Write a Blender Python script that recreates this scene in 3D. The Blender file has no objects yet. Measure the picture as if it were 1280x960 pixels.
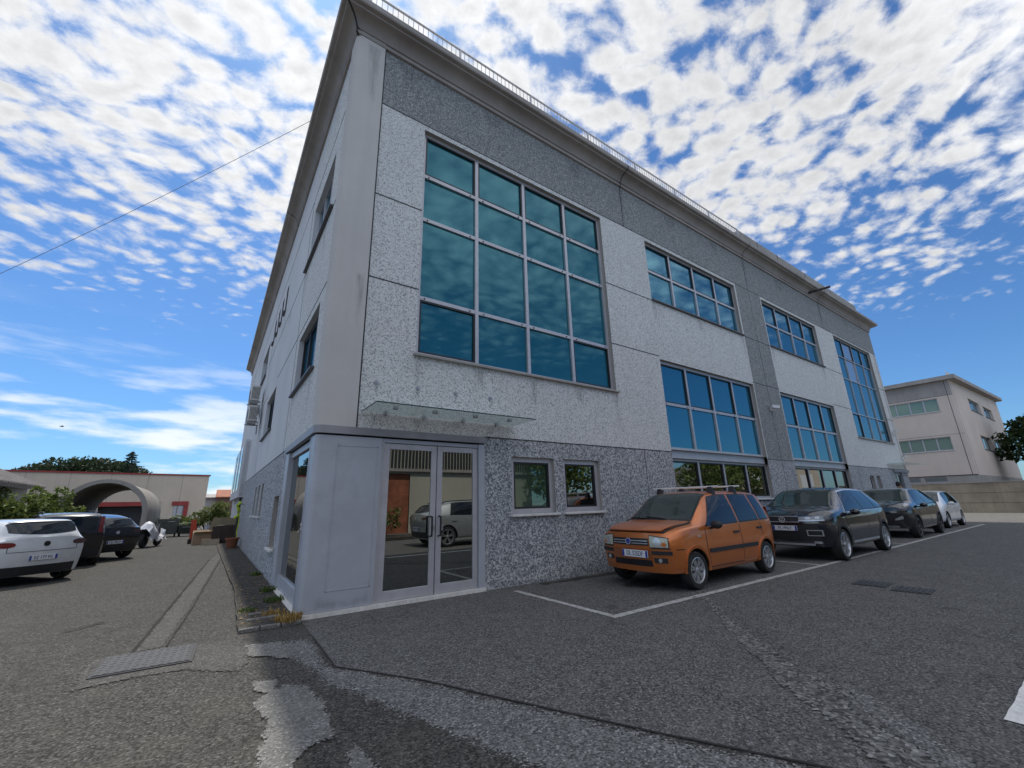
import bpy, bmesh, math, random
import numpy as np
from mathutils import Vector, Matrix
random.seed(7); R = math.radians
sc = bpy.context.scene
COL = sc.collection

# ---------------------------------------------------------------- camera
cam_d = bpy.data.cameras.new("camera"); cam = bpy.data.objects.new("camera", cam_d); COL.objects.link(cam)
def set_camera(loc, yaw, pitch, roll, lens):
    fw = Vector((math.sin(yaw)*math.cos(pitch), math.cos(yaw)*math.cos(pitch), math.sin(pitch)))
    rt = Vector((math.cos(yaw), -math.sin(yaw), 0)); up = rt.cross(fw)
    r2 = rt*math.cos(roll)+up*math.sin(roll); u2 = -rt*math.sin(roll)+up*math.cos(roll)
    m = Matrix((r2, u2, -fw)).transposed().to_4x4(); m.translation = loc
    cam.matrix_world = m; cam_d.lens = lens; cam_d.sensor_width = 36; cam_d.sensor_fit = 'HORIZONTAL'
    cam_d.clip_start = 0.05; cam_d.clip_end = 4000
set_camera(Vector((-1.667, -6.584, 1.392)), 0.612274, 0.2780885, -0.0251633, 36*522.797/1280)
sc.camera = cam

# ---------------------------------------------------------------- sun, sky, exposure
SUN_AZ, SUN_EL = R(1.5), R(61)          # azimuth from +Y towards +X
sd = bpy.data.lights.new("sun", 'SUN'); sun = bpy.data.objects.new("sun", sd); COL.objects.link(sun)
sd.energy = 2.0; sd.angle = R(0.8); sd.color = (1, .95, .87)
sun_dir = Vector((math.sin(SUN_AZ)*math.cos(SUN_EL), math.cos(SUN_AZ)*math.cos(SUN_EL), math.sin(SUN_EL)))
sun.rotation_euler = sun_dir.to_track_quat('Z', 'Y').to_euler(); sun.location = (0, 0, 60)
sc.view_settings.view_transform = 'Standard'; sc.view_settings.look = 'None'
sc.view_settings.exposure = 0.92; sc.view_settings.gamma = 1; sc.view_settings.use_curve_mapping = False

class NT:
    """tiny helper around a node tree"""
    def __init__(s, t): s.t = t; s.n = t.nodes; s.l = t.links
    def node(s, kind, ins=None, **kw):
        n = s.n.new(kind)
        for k, v in kw.items(): setattr(n, k, v)
        for k, v in (ins or {}).items():
            if isinstance(v, bpy.types.NodeSocket): s.l.new(v, n.inputs[k])
            else: n.inputs[k].default_value = v
        return n
    def m(s, op, a, b=None, c=None, clamp=False):
        ins = {0: a}
        if b is not None: ins[1] = b
        if c is not None: ins[2] = c
        return s.node('ShaderNodeMath', ins, operation=op, use_clamp=clamp).outputs[0]
    def mr(s, v, a, b, c, d, kind='LINEAR'):
        return s.node('ShaderNodeMapRange', {'Value': v, 'From Min': a, 'From Max': b, 'To Min': c, 'To Max': d}, interpolation_type=kind).outputs[0]
    def mix(s, f, a, b, bt='MIX'):
        n = s.node('ShaderNodeMix', data_type='RGBA', blend_type=bt)
        for k, v in ((0, f), (6, a), (7, b)):
            if isinstance(v, bpy.types.NodeSocket): s.l.new(v, n.inputs[k])
            else: n.inputs[k].default_value = (v if k == 0 else (tuple(v)+(1,))[:4])
        return n.outputs[2]
    def noise(s, vec, scale, detail=2, rough=.5, dist=0):
        return s.node('ShaderNodeTexNoise', {'Vector': vec, 'Scale': scale, 'Detail': detail, 'Roughness': rough, 'Distortion': dist}).outputs['Fac']
    def comb(s, x, y, z): return s.node('ShaderNodeCombineXYZ', {0: x, 1: y, 2: z}).outputs[0]
    def ramp(s, f, stops, interp='LINEAR'):
        n = s.node('ShaderNodeValToRGB', {'Fac': f}); n.color_ramp.interpolation = interp
        e = n.color_ramp.elements
        while len(e) < len(stops): e.new(.5)
        for q, (p, c) in zip(e, stops): q.position = p; q.color = (tuple(c)+(1,))[:4] if hasattr(c, '__len__') else (c, c, c, 1)
        return n.outputs[0]

world = bpy.data.worlds.new("World"); sc.world = world; world.use_nodes = True
W = NT(world.node_tree); W.n.clear()
def build_world():
    sky = W.node('ShaderNodeTexSky', sky_type='NISHITA', sun_disc=False, sun_elevation=SUN_EL, sun_rotation=SUN_AZ,
                 altitude=100, air_density=1.0, dust_density=0.6, ozone_density=2.5)
    d = W.node('ShaderNodeTexCoord').outputs['Generated']
    s = W.node('ShaderNodeSeparateXYZ', {0: d}); x, y, z = s.outputs
    zc = W.m('ADD', W.m('MAXIMUM', z, 0.0), .10)   # the sheet curves down a little
    px, py = W.m('DIVIDE', x, zc), W.m('DIVIDE', y, zc)
    # distance from the overhead point, the sheet of cloud ends about 2.3 units out
    re = W.m('SQRT', W.m('ADD', W.m('POWER', W.m('MULTIPLY', px, .55), 2), W.m('POWER', W.m('MULTIPLY', py, .62), 2)))
    p = W.comb(px, py, 0.0)
    rot = W.node('ShaderNodeMapping', {'Vector': p, 'Rotation': (0, 0, R(35)), 'Scale': (.95, 1.12, 1)}).outputs[0]
    warp = W.node('ShaderNodeTexNoise', {'Vector': rot, 'Scale': 2.2, 'Detail': 3}).outputs['Color']
    w2 = W.node('ShaderNodeVectorMath', {0: warp, 1: (-.5, -.5, -.5)}, operation='ADD').outputs[0]
    w3 = W.node('ShaderNodeVectorMath', {0: w2, 3: .16}, operation='SCALE').outputs[0]
    q = W.node('ShaderNodeVectorMath', {0: rot, 1: w3}, operation='ADD').outputs[0]
    big = W.noise(q, 2.6, 2, .5)
    fine = W.noise(q, 12.5, 9, .62)
    vor = W.node('ShaderNodeTexVoronoi', {'Vector': q, 'Scale': 17, 'Smoothness': .4}, feature='SMOOTH_F1').outputs['Distance']
    back = W.mr(y, -.25, .05, .60, 1.0)      # broader, smoother sheets on the far side of the sky
    fine = W.m('ADD', .5, W.m('MULTIPLY', W.m('SUBTRACT', fine, .5), back)); vw = W.m('MULTIPLY', W.mr(re, .5, 1.5, .42, .20), back)
    dens = W.m('ADD', W.m('ADD', W.m('MULTIPLY', fine, .75), W.m('MULTIPLY', big, .36)), W.m('MULTIPLY', W.m('SUBTRACT', .40, vor), vw))
    thr = W.m('SUBTRACT', W.mr(re, .50, 1.95, .375, .83, 'SMOOTHSTEP'), W.mr(y, -.30, .05, .05, 0))
    over = W.m('SUBTRACT', dens, thr)
    a = W.mr(over, W.mr(y, -.30, .0, -.10, -.06), W.mr(y, -.30, .0, .50, W.mr(re, .5, 1.5, .17, .27)), 0, 1, 'SMOOTHSTEP')
    # low cloud near the horizon
    dl = W.comb(W.m('MULTIPLY', x, 3.2), W.m('MULTIPLY', y, 3.2), W.m('MULTIPLY', z, 17))
    lowc = W.noise(dl, 1.5, 7, .55)
    lm = W.m('MULTIPLY', W.mr(z, .0, .05, 1, 1), W.mr(z, .10, .36, 1, 0, 'SMOOTHSTEP'))
    leftm = W.mr(x, .25, .75, 1, .0)
    lowa = W.m('MULTIPLY', W.m('MULTIPLY', W.mr(lowc, .46, .66, 0, .95, 'SMOOTHSTEP'), lm), leftm)
    # brightness: thin edges white, thick middles a little grey, unseen clouds behind the camera brightened to fill the facade
    relief = W.noise(q, 24, 6, .6)
    br = W.m('ADD', W.mr(over, .02, .42, .92, .74), W.m('MULTIPLY', W.m('SUBTRACT', relief, .5), .42))
    br = W.m('MULTIPLY', br, W.mr(y, -.45, .10, 2.5, 1.0, 'SMOOTHSTEP'))  # extra brightness added to the unseen sky, fills the shaded front
    sd_ = W.node('ShaderNodeVectorMath', {0: d, 1: (math.sin(SUN_AZ)*math.cos(SUN_EL), math.cos(SUN_AZ)*math.cos(SUN_EL), math.sin(SUN_EL))}, operation='DOT_PRODUCT').outputs['Value']
    br = W.m('MULTIPLY', br, W.mr(sd_, .75, 1.0, 1.0, 1.22, 'SMOOTHSTEP'))   # cloud glows round the veiled sun
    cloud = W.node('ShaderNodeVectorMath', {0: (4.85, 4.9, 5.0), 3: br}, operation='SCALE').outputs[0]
    skyc = W.mix(1.0, sky.outputs[0], (.32, .51, .70), 'MULTIPLY')
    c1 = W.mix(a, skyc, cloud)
    lowcol = W.node('ShaderNodeVectorMath', {0: (5.2, 5.5, 5.9), 3: W.mr(y, -.45, .15, 2.2, 1.0)}, operation='SCALE').outputs[0]  # low cloud behind the camera brightened too, as fill
    c2 = W.mix(lowa, c1, lowcol)
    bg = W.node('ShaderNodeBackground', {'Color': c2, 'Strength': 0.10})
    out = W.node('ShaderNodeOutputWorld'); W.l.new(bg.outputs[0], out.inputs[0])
build_world()
world.cycles.sampling_method = 'MANUAL'; world.cycles.sample_map_resolution = 1024

# ---------------------------------------------------------------- materials
def new_mat(name):
    m = bpy.data.materials.new(name); m.use_nodes = True
    return m, NT(m.node_tree), m.node_tree.nodes['Principled BSDF']
def P(bs, nt, **kw):
    names = {'col': 'Base Color', 'rough': 'Roughness', 'metal': 'Metallic', 'spec': 'Specular IOR Level', 'coat': 'Coat Weight',
             'coatr': 'Coat Roughness', 'alpha': 'Alpha', 'trans': 'Transmission Weight', 'ior': 'IOR', 'normal': 'Normal', 'sheen': 'Sheen Weight'}
    for k, v in kw.items():
        i = bs.inputs[names[k]]
        if isinstance(v, bpy.types.NodeSocket): nt.l.new(v, i)
        elif k == 'col': i.default_value = (tuple(v)+(1,))[:4]
        else: i.default_value = v
def pos(nt): return nt.node('ShaderNodeNewGeometry').outputs['Position']
def objc(nt): return nt.node('ShaderNodeTexCoord').outputs['Object']
def bump(nt, h, strength=.3, dist=.01):
    return nt.node('ShaderNodeBump', {'Height': h, 'Strength': strength, 'Distance': dist}).outputs[0]
def plain(name, col, rough=.5, metal=0, var=.12, scale=3, spec=.5, coat=0, dirt=None, bumps=0):
    """plain paint, metal, plastic ... with some uneven wear"""
    m, nt, bs = new_mat(name); p = objc(nt)
    n = nt.noise(p, scale, 5, .6)
    c = nt.mix(nt.mr(n, .3, .7, 0, 1), [v*(1-var) for v in col], [min(1, v*(1+var)) for v in col])
    if dirt:
        d = nt.noise(p, scale*2.3, 6, .65)
        c = nt.mix(nt.mr(d, .5, .75, 0, dirt[3]), c, dirt[:3])
    P(bs, nt, col=c, rough=nt.mr(n, .2, .8, max(.02, rough-.06), min(1, rough+.06)), metal=metal, spec=spec, coat=coat)
    if coat: P(bs, nt, coatr=.04)
    if bumps: P(bs, nt, normal=bump(nt, nt.noise(p, 90, 3), bumps, .004))
    return m
def aggregate(name, stops, scale, weather=(.25, .25, .24), wamt=.25, bumpd=.006):
    """exposed stone chips in concrete panels"""
    m, nt, bs = new_mat(name); p = pos(nt)
    wn = nt.node('ShaderNodeTexNoise', {'Vector': p, 'Scale': scale*1.3, 'Detail': 2}).outputs['Color']
    q = nt.node('ShaderNodeVectorMath', {0: p, 1: nt.node('ShaderNodeVectorMath', {0: wn, 3: .5/scale}, operation='SCALE').outputs[0]}, operation='ADD').outputs[0]
    v = nt.node('ShaderNodeTexVoronoi', {'Vector': q, 'Scale': scale, 'Randomness': 1.0})
    rnd = nt.node('ShaderNodeSeparateXYZ', {0: v.outputs['Color']}).outputs[0]
    c = nt.ramp(rnd, stops)
    v2 = nt.node('ShaderNodeTexVoronoi', {'Vector': q, 'Scale': scale*2.6})
    r2 = nt.node('ShaderNodeSeparateXYZ', {0: v2.outputs['Color']}).outputs[1]
    c = nt.mix(.45, c, nt.ramp(r2, stops))
    # rain streaks and large uneven tone, part of the panel surface
    st = nt.noise(nt.node('ShaderNodeMapping', {'Vector': p, 'Scale': (2.2, 2.2, .22)}).outputs[0], 1.4, 5, .6)
    c = nt.mix(nt.mr(st, .42, .75, 0, wamt), c, weather)
    oi = nt.node('ShaderNodeObjectInfo').outputs['Random']; big = nt.noise(p, .7, 4, .6)
    c = nt.mix(nt.m('ADD', nt.m('MULTIPLY', oi, .14), nt.mr(big, .35, .7, 0, .16)), c, weather)
    P(bs, nt, col=c, rough=.85, spec=.25, normal=bump(nt, v.outputs['Distance'], .35, bumpd))
    return m
M = {}
M['white_agg'] = aggregate('white_aggregate', [(.0, (.07, .075, .08)), (.16, (.12, .125, .13)), (.28, (.56, .565, .56)), (.62, (.73, .735, .725)), (1, (.84, .84, .82))], 52, (.44, .44, .42), .22)
M['grey_agg'] = aggregate('grey_aggregate', [(.0, (.02, .022, .028)), (.36, (.07, .08, .095)), (.52, (.32, .34, .37)), (.75, (.66, .67, .69)), (1, (.80, .80, .80))], 40, (.18, .19, .20), .25)
M['dark_agg'] = aggregate('dark_aggregate', [(.0, (.05, .055, .06)), (.42, (.15, .16, .165)), (.70, (.34, .35, .35)), (1, (.60, .60, .60))], 46, (.17, .18, .18), .3)
def concrete(name, col, stain=.3, scale=.8, streak=True, fine=55):
    m, nt, bs = new_mat(name); p = pos(nt)
    n = nt.noise(p, scale, 6, .6); f = nt.noise(p, fine, 4, .6)
    c = nt.mix(nt.mr(n, .3, .72, 0, 1), col, [v*(1-stain) for v in col])
    if streak:
        s = nt.noise(nt.node('ShaderNodeMapping', {'Vector': p, 'Scale': (3, 3, .18)}).outputs[0], 1.2, 5, .65)
        c = nt.mix(nt.mr(s, .5, .78, 0, stain*1.3), c, [v*.45 for v in col])
    c = nt.mix(nt.mr(f, .35, .65, 0, .22), c, [v*.72 for v in col])
    P(bs, nt, col=c, rough=.86, spec=.25, normal=bump(nt, f, .25, .004))
    return m
M['cornice'] = concrete('cornice_concrete', (.42, .385, .36), .34)
M['column'] = concrete('column_concrete', (.58, .555, .53), .16, .6)
M['precast'] = concrete('precast_concrete', (.40, .38, .35), .35, .5)
M['beige_wall'] = concrete('beige_render', (.62, .53, .43), .18, .35)
M['pink_wall'] = concrete('pale_panel_concrete', (.70, .60, .52), .16, .3)
M['yard_wall'] = concrete('stained_wall_concrete', (.44, .37, .28), .5, .7)
M['white_plaster'] = concrete('white_plaster', (.62, .63, .65), .15, .6)
M['metal_frame'] = plain('grey_frame_aluminium', (.46, .455, .48), .40, .3, .08, 2, dirt=(.3, .29, .29, .3))
M['metal_clad'] = plain('blue_grey_cladding', (.40, .42, .465), .45, .1, .10, 1.2, dirt=(.30, .30, .31, .45))
M['trim_dark'] = plain('dark_drip_trim', (.27, .27, .285), .5, .2, .15, 3)
M['black'] = plain('black_gasket', (.012, .012, .014), .5)
M['black_plastic'] = plain('black_plastic', (.022, .022, .024), .55, 0, .2, 6)
M['joint'] = plain('joint_sealant', (.045, .045, .048), .8)
M['sill'] = plain('pale_stone_sill', (.62, .61, .59), .7, 0, .12, 5, dirt=(.3, .29, .27, .5))
M['sill_dark'] = plain('dark_metal_sill', (.10, .095, .095), .5, .2)
M['threshold'] = plain('marble_threshold', (.66, .64, .60), .6, 0, .12, 6, dirt=(.35, .33, .3, .6))
M['steel'] = plain('galvanised_steel', (.38, .39, .41), .42, .7, .15, 6)
M['rust'] = plain('rusty_sheet', (.30, .10, .05), .8, .1, .35, 1.6, dirt=(.16, .05, .03, .8))
M['white_paint'] = plain('white_enamel', (.76, .76, .75), .4, 0, .06, 3)
M['louver'] = plain('dark_louver', (.06, .05, .05), .6)
def glass_mat(name, tint, base, rough=.012, wav=.0, refl=.78):
    """coated sun glass: mirrors the sky with the coating's tint"""
    m, nt, bs = new_mat(name)
    P(bs, nt, col=tint, rough=rough, metal=1.0)
    g = nt.node('ShaderNodeBsdfDiffuse', {'Color': (*base, 1)})
    mx = nt.node('ShaderNodeMixShader', {0: refl}); nt.l.new(g.outputs[0], mx.inputs[1]); nt.l.new(bs.outputs[0], mx.inputs[2])
    nt.l.new(mx.outputs[0], nt.n['Material Output'].inputs[0])
    if wav:
        n = nt.noise(pos(nt), 1.1, 2)
        nn = bump(nt, n, wav, .02); nt.l.new(nn, bs.inputs['Normal'])
    return m
M['solar'] = glass_mat('solar_glass_teal', (.062, .145, .168), (.026, .195, .255), .012, .05, .60)
M['solar_blue'] = glass_mat('solar_glass_blue', (.11, .26, .32), (.022, .150, .235), .012, .05, .64)
M['solar_pale'] = glass_mat('pale_blind_glass', (.34, .37, .42), (.45, .47, .50), .05, .03)
M['dark_glass'] = glass_mat('dark_pane', (.36, .375, .365), (.010, .012, .012), .01, .02)
M['green_glass'] = glass_mat('green_pane', (.17, .215, .19), (.10, .17, .14), .02, .03)
M['blind_glass'] = glass_mat('green_blind_pane', (.16, .21, .18), (.26, .36, .29), .05, .03, .35)
def stain_mat():
    m, nt, bs = new_mat('rain_stain'); p = pos(nt); e = nt.node('ShaderNodeAttribute', attribute_name='edge').outputs['Fac']
    s = nt.noise(nt.node('ShaderNodeMapping', {'Vector': p, 'Scale': (9, 9, 1.1)}).outputs[0], 2.2, 5, .65); f = nt.noise(p, 22, 4, .6)
    a = nt.m('MULTIPLY', nt.mr(nt.m('ADD', e, nt.m('MULTIPLY', nt.m('SUBTRACT', f, .5), .8)), .05, .9, 0, 1), nt.mr(s, .36, .70, .02, .30))
    P(bs, nt, col=(.075, .073, .066), rough=.9, spec=.2, alpha=a); return m
M['stain'] = stain_mat()
M['crack'] = plain('crack_filler', (.045, .044, .043), .98, 0, .2, 8, spec=.05)
def clear_glass():
    m, nt, bs = new_mat('canopy_glass')
    P(bs, nt, col=(.62, .78, .72), rough=.05, trans=.0, alpha=.42, spec=.6); return m
M['canopy_glass'] = clear_glass()

def asphalt(name, dark, light, warm=(1, 1, 1), stone=90, patch=.25, seed=0, soft=False):
    m, nt, bs = new_mat(name); p = pos(nt)
    v = nt.node('ShaderNodeTexVoronoi', {'Vector': p, 'Scale': stone})
    r = nt.node('ShaderNodeSeparateXYZ', {0: v.outputs['Color']}).outputs[0]
    f = nt.noise(p, stone*.55, 4, .7)
    sp = nt.m('ADD', nt.m('MULTIPLY', r, .55), nt.m('MULTIPLY', f, .45))
    c = nt.mix(nt.mr(sp, .27, .80, 0, 1), dark, light)
    c = nt.mix(nt.mr(r, .90, .98, 0, .6), c, [min(1, q*1.7) for q in light])
    big = nt.noise(nt.node('ShaderNodeMapping', {'Vector': p, 'Location': (seed, seed*.7, 0)}).outputs[0], .45, 6, .62)
    mid = nt.noise(p, 2.3, 5, .6)
    c = nt.mix(nt.mr(big, .35, .7, 0, patch), c, [q*.42 for q in light])
    c = nt.mix(nt.mr(mid, .5, .8, 0, patch*.8), c, [q*1.25*w for q, w in zip(light, warm)])
    # fine cracks running through the surface
    ck = nt.node('ShaderNodeTexVoronoi', {'Vector': nt.node('ShaderNodeVectorMath', {0: p, 1: nt.node('ShaderNodeVectorMath', {0: nt.node('ShaderNodeTexNoise', {'Vector': p, 'Scale': 3.5, 'Detail': 4}).outputs['Color'], 3: .35}, operation='SCALE').outputs[0]}, operation='ADD').outputs[0], 'Scale': .55}, feature='DISTANCE_TO_EDGE').outputs['Distance']
    c = nt.mix(nt.m('MULTIPLY', nt.mr(ck, .0, .010, .75, 0), nt.mr(big, .45, .6, 0, 1)), c, [q*.18 for q in light])
    P(bs, nt, col=c, rough=.90, spec=.22, normal=bump(nt, sp, .55, .012))
    if soft:   # worn edge: the sheet thins out in crumbs towards its rim
        e = nt.node('ShaderNodeAttribute', attribute_name='edge').outputs['Fac']
        w = nt.m('ADD', nt.m('MULTIPLY', nt.noise(p, 7, 5, .65), .75), nt.m('MULTIPLY', r, .35))
        P(bs, nt, alpha=nt.mr(nt.m('ADD', e, nt.m('MULTIPLY', nt.m('SUBTRACT', w, .55), 1.3)), .35, .60, 0, 1))
    return m
M['asphalt'] = asphalt('parking_asphalt', (.038, .0372, .0368), (.200, .195, .190), (1.05, 1, .92), 78, .24)
M['asphalt_old'] = asphalt('old_warm_asphalt', (.020, .0188, .0172), (.112, .107, .097), (1.1, 1, .85), 78, .26, 3)
M['asphalt_far'] = asphalt('sunlit_asphalt', (.09, .087, .08), (.20, .195, .18), (1.1, 1, .85), 60, .25, 3)  # paler grey carries the sunlight beyond the office's shadow
M['asphalt_pale'] = asphalt('pale_patched_asphalt', (.055, .055, .055), (.245, .241, .236), (1.05, 1, .95), 80, .25, 8, True)
M['gravel'] = asphalt('loose_gravel', (.016, .0155, .015), (.27, .265, .255), (1.05, 1, .95), 46, .45, 5, True)
M['worn_conc'] = asphalt('worn_concrete', (.10, .098, .093), (.20, .196, .186), (1.05, 1, .92), 80, .3, 2)
M['worn_soft'] = asphalt('worn_concrete_patch', (.10, .098, .093), (.225, .22, .21), (1.05, 1, .92), 80, .3, 2, True)
M['dirt'] = asphalt('mossy_pavement', (.020, .018, .015), (.095, .088, .078), (1.2, 1, .7), 40, .6, 4)
M['dirt_soft'] = asphalt('damp_dirt', (.018, .017, .015), (.07, .066, .06), (1.2, 1, .7), 60, .6, 4, True)
M['cement_strip'] = asphalt('cement_filled_trench', (.045, .044, .042), (.128, .123, .114), (1.05, 1, .9), 80, .25, 6, True)
M['pavement'] = concrete('pale_pavement', (.36, .345, .32), .2, .6, False)
def paint_line(name, col, wear):
    m, nt, bs = new_mat(name); p = pos(nt)
    n = nt.noise(p, 14, 6, .7); f = nt.noise(p, 90, 3, .6)
    k = nt.m('ADD', nt.m('MULTIPLY', n, .6), nt.m('MULTIPLY', f, .4))
    c = nt.mix(nt.mr(k, .42, .60, 0, wear), col, (.075, .073, .070))
    P(bs, nt, col=c, rough=.8, spec=.3); return m
M['line'] = paint_line('worn_white_paint', (.52, .51, .49), .72)
M['line_bright'] = paint_line('white_road_paint', (.80, .79, .77), .30)
M['oil'] = plain('oil_stain', (.020, .019, .019), .92, 0, .4, 8)
def foliage(name, a, b, c2):
    m, nt, bs = new_mat(name)
    rnd = nt.node('ShaderNodeNewGeometry').outputs['Random Per Island']
    n = nt.noise(objc(nt), 1.3, 3)
    c = nt.ramp(nt.m('ADD', nt.m('MULTIPLY', rnd, .7), nt.m('MULTIPLY', n, .3)), [(.1, a), (.55, b), (.95, c2)])
    P(bs, nt, col=c, rough=.6, spec=.3)
    tr = nt.node('ShaderNodeBsdfTranslucent', {'Color': c}); mx = nt.node('ShaderNodeMixShader', {0: .28})
    nt.l.new(bs.outputs[0], mx.inputs[1]); nt.l.new(tr.outputs[0], mx.inputs[2]); nt.l.new(mx.outputs[0], nt.n['Material Output'].inputs[0])
    return m
M['leaf'] = foliage('shrub_leaves', (.05, .08, .02), (.13, .18, .04), (.30, .34, .10))
M['leaf_dark'] = foliage('tree_leaves', (.015, .032, .010), (.035, .062, .018), (.075, .11, .03))
M['leaf_yellow'] = foliage('hedge_leaves', (.04, .065, .015), (.14, .18, .04), (.34, .36, .14))
M['needle'] = foliage('conifer_needles', (.010, .020, .012), (.022, .040, .022), (.045, .07, .035))
M['dry_grass'] = foliage('dry_grass', (.22, .13, .04), (.38, .25, .08), (.50, .38, .16))
M['grass'] = foliage('weed_leaves', (.04, .07, .015), (.09, .14, .03), (.16, .22, .05))
M['bark'] = plain('bark', (.09, .07, .05), .9, 0, .35, 8)
M['hill'] = foliage('wooded_hill', (.014, .026, .012), (.030, .050, .020), (.055, .08, .03))

# ---------------------------------------------------------------- mesh helpers
class MB:
    def __init__(s): s.v = []; s.f = []; s.mi = []; s.sm = []
    def add(s, vs, fs, mi=0, smooth=False):
        o = len(s.v); s.v += [tuple(map(float, v)) for v in vs]
        for f in fs: s.f.append(tuple(i+o for i in f)); s.mi.append(mi); s.sm.append(smooth)
        return s
    def box(s, a, b, mi=0, rz=0, c=None):
        x0, y0, z0 = [min(p, q) for p, q in zip(a, b)]; x1, y1, z1 = [max(p, q) for p, q in zip(a, b)]
        v = [(x0, y0, z0), (x1, y0, z0), (x1, y1, z0), (x0, y1, z0), (x0, y0, z1), (x1, y0, z1), (x1, y1, z1), (x0, y1, z1)]
        if rz:
            cx, cy = c if c else ((x0+x1)/2, (y0+y1)/2); k, q = math.cos(rz), math.sin(rz)
            v = [(cx+(p[0]-cx)*k-(p[1]-cy)*q, cy+(p[0]-cx)*q+(p[1]-cy)*k, p[2]) for p in v]
        return s.add(v, [(0, 3, 2, 1), (4, 5, 6, 7), (0, 1, 5, 4), (1, 2, 6, 5), (2, 3, 7, 6), (3, 0, 4, 7)], mi)
    def tube(s, pts, r, n=8, mi=0, smooth=True, caps=True):
        pts = [Vector(p) for p in pts]; rs = r if hasattr(r, '__len__') else [r]*len(pts)
        vs = []; fs = []
        for i, p in enumerate(pts):
            t = (pts[min(i+1, len(pts)-1)]-pts[max(i-1, 0)]).normalized()
            a = t.cross(Vector((0, 0, 1)) if abs(t.z) < .95 else Vector((1, 0, 0))).normalized(); b = t.cross(a)
            for k in range(n):
                q = 2*math.pi*k/n; vs.append(p+(a*math.cos(q)+b*math.sin(q))*rs[i])
        for i in range(len(pts)-1):
            for k in range(n):
                k2 = (k+1) % n; fs.append((i*n+k, (i+1)*n+k, (i+1)*n+k2, i*n+k2))
        if caps: fs += [tuple(range(n)), tuple(range((len(pts)-1)*n, len(pts)*n))[::-1]]
        return s.add(vs, fs, mi, smooth)
    def grid(s, P, mi=0, smooth=True, close=False):
        ni, nj = len(P), len(P[0]); vs = [p for row in P for p in row]
        fs = [(i*nj+j, i*nj+(j+1) % nj, (i+1)*nj+(j+1) % nj, (i+1)*nj+j) for i in range(ni-1) for j in range(nj if close else nj-1)]
        return s.add(vs, fs, mi, smooth)
    def prism(s, poly, z0, z1, mi=0):
        n = len(poly); v = [(x, y, z0) for x, y in poly]+[(x, y, z1) for x, y in poly]
        return s.add(v, [tuple(range(n))[::-1], tuple(range(n, 2*n))]+[(i, (i+1) % n, (i+1) % n+n, i+n) for i in range(n)], mi)
    def disc(s, c, nrm, r, th, n=20, mi=0, smooth=False):
        c = Vector(c); nrm = Vector(nrm).normalized()
        return s.tube([c-nrm*th/2, c+nrm*th/2], r, n, mi, smooth)
    def lathe(s, prof, c, axis='y', n=32, mi=0, smooth=True):
        P = []
        for r, h in prof:
            row = []
            for k in range(n):
                a = 2*math.pi*k/n
                if axis == 'y': row.append((c[0]+r*math.cos(a), c[1]+h, c[2]+r*math.sin(a)))
                else: row.append((c[0]+r*math.cos(a), c[1]+r*math.sin(a), c[2]+h))
            P.append(row)
        return s.grid(P, mi, smooth, True)
    def build(s, name, mats, parent=None, loc=None, bevel=0, recalc=True, angle=40):
        me = bpy.data.meshes.new(name); me.from_pydata(s.v, [], s.f)
        for m in (mats if isinstance(mats, (list, tuple)) else [mats]): me.materials.append(M[m] if isinstance(m, str) else m)
        me.polygons.foreach_set('material_index', s.mi); me.polygons.foreach_set('use_smooth', s.sm)
        if recalc:
            bm = bmesh.new(); bm.from_mesh(me); bmesh.ops.recalc_face_normals(bm, faces=bm.faces); bm.to_mesh(me); bm.free()
        if any(s.sm):
            try: me.set_sharp_from_angle(angle=R(angle))
            except Exception: pass
        me.update()
        o = bpy.data.objects.new(name, me); COL.objects.link(o)
        if loc is not None: o.location = loc
        if parent is not None: o.parent = parent
        if bevel:
            b = o.modifiers.new('bevel', 'BEVEL'); b.width = bevel; b.segments = 2; b.limit_method = 'ANGLE'; b.angle_limit = R(50)
        return o
def tag(o, label=None, cat=None, group=None, kind=None):
    if label: o['label'] = label
    if cat: o['category'] = cat
    if group: o['group'] = group
    if kind: o['kind'] = kind
    return o
def thing(name, loc, label, cat, rz=0, group=None):
    o = bpy.data.objects.new(name, None); COL.objects.link(o); o.location = loc; o.rotation_euler = (0, 0, rz)
    o.empty_display_size = .3
    return tag(o, label, cat, group)
def copy_tree(o, parent=None):
    kids = list(o.children); c = o.copy(); COL.objects.link(c)
    if parent is not None: c.parent = parent
    for k in kids: copy_tree(k, c)
    return c
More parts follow.
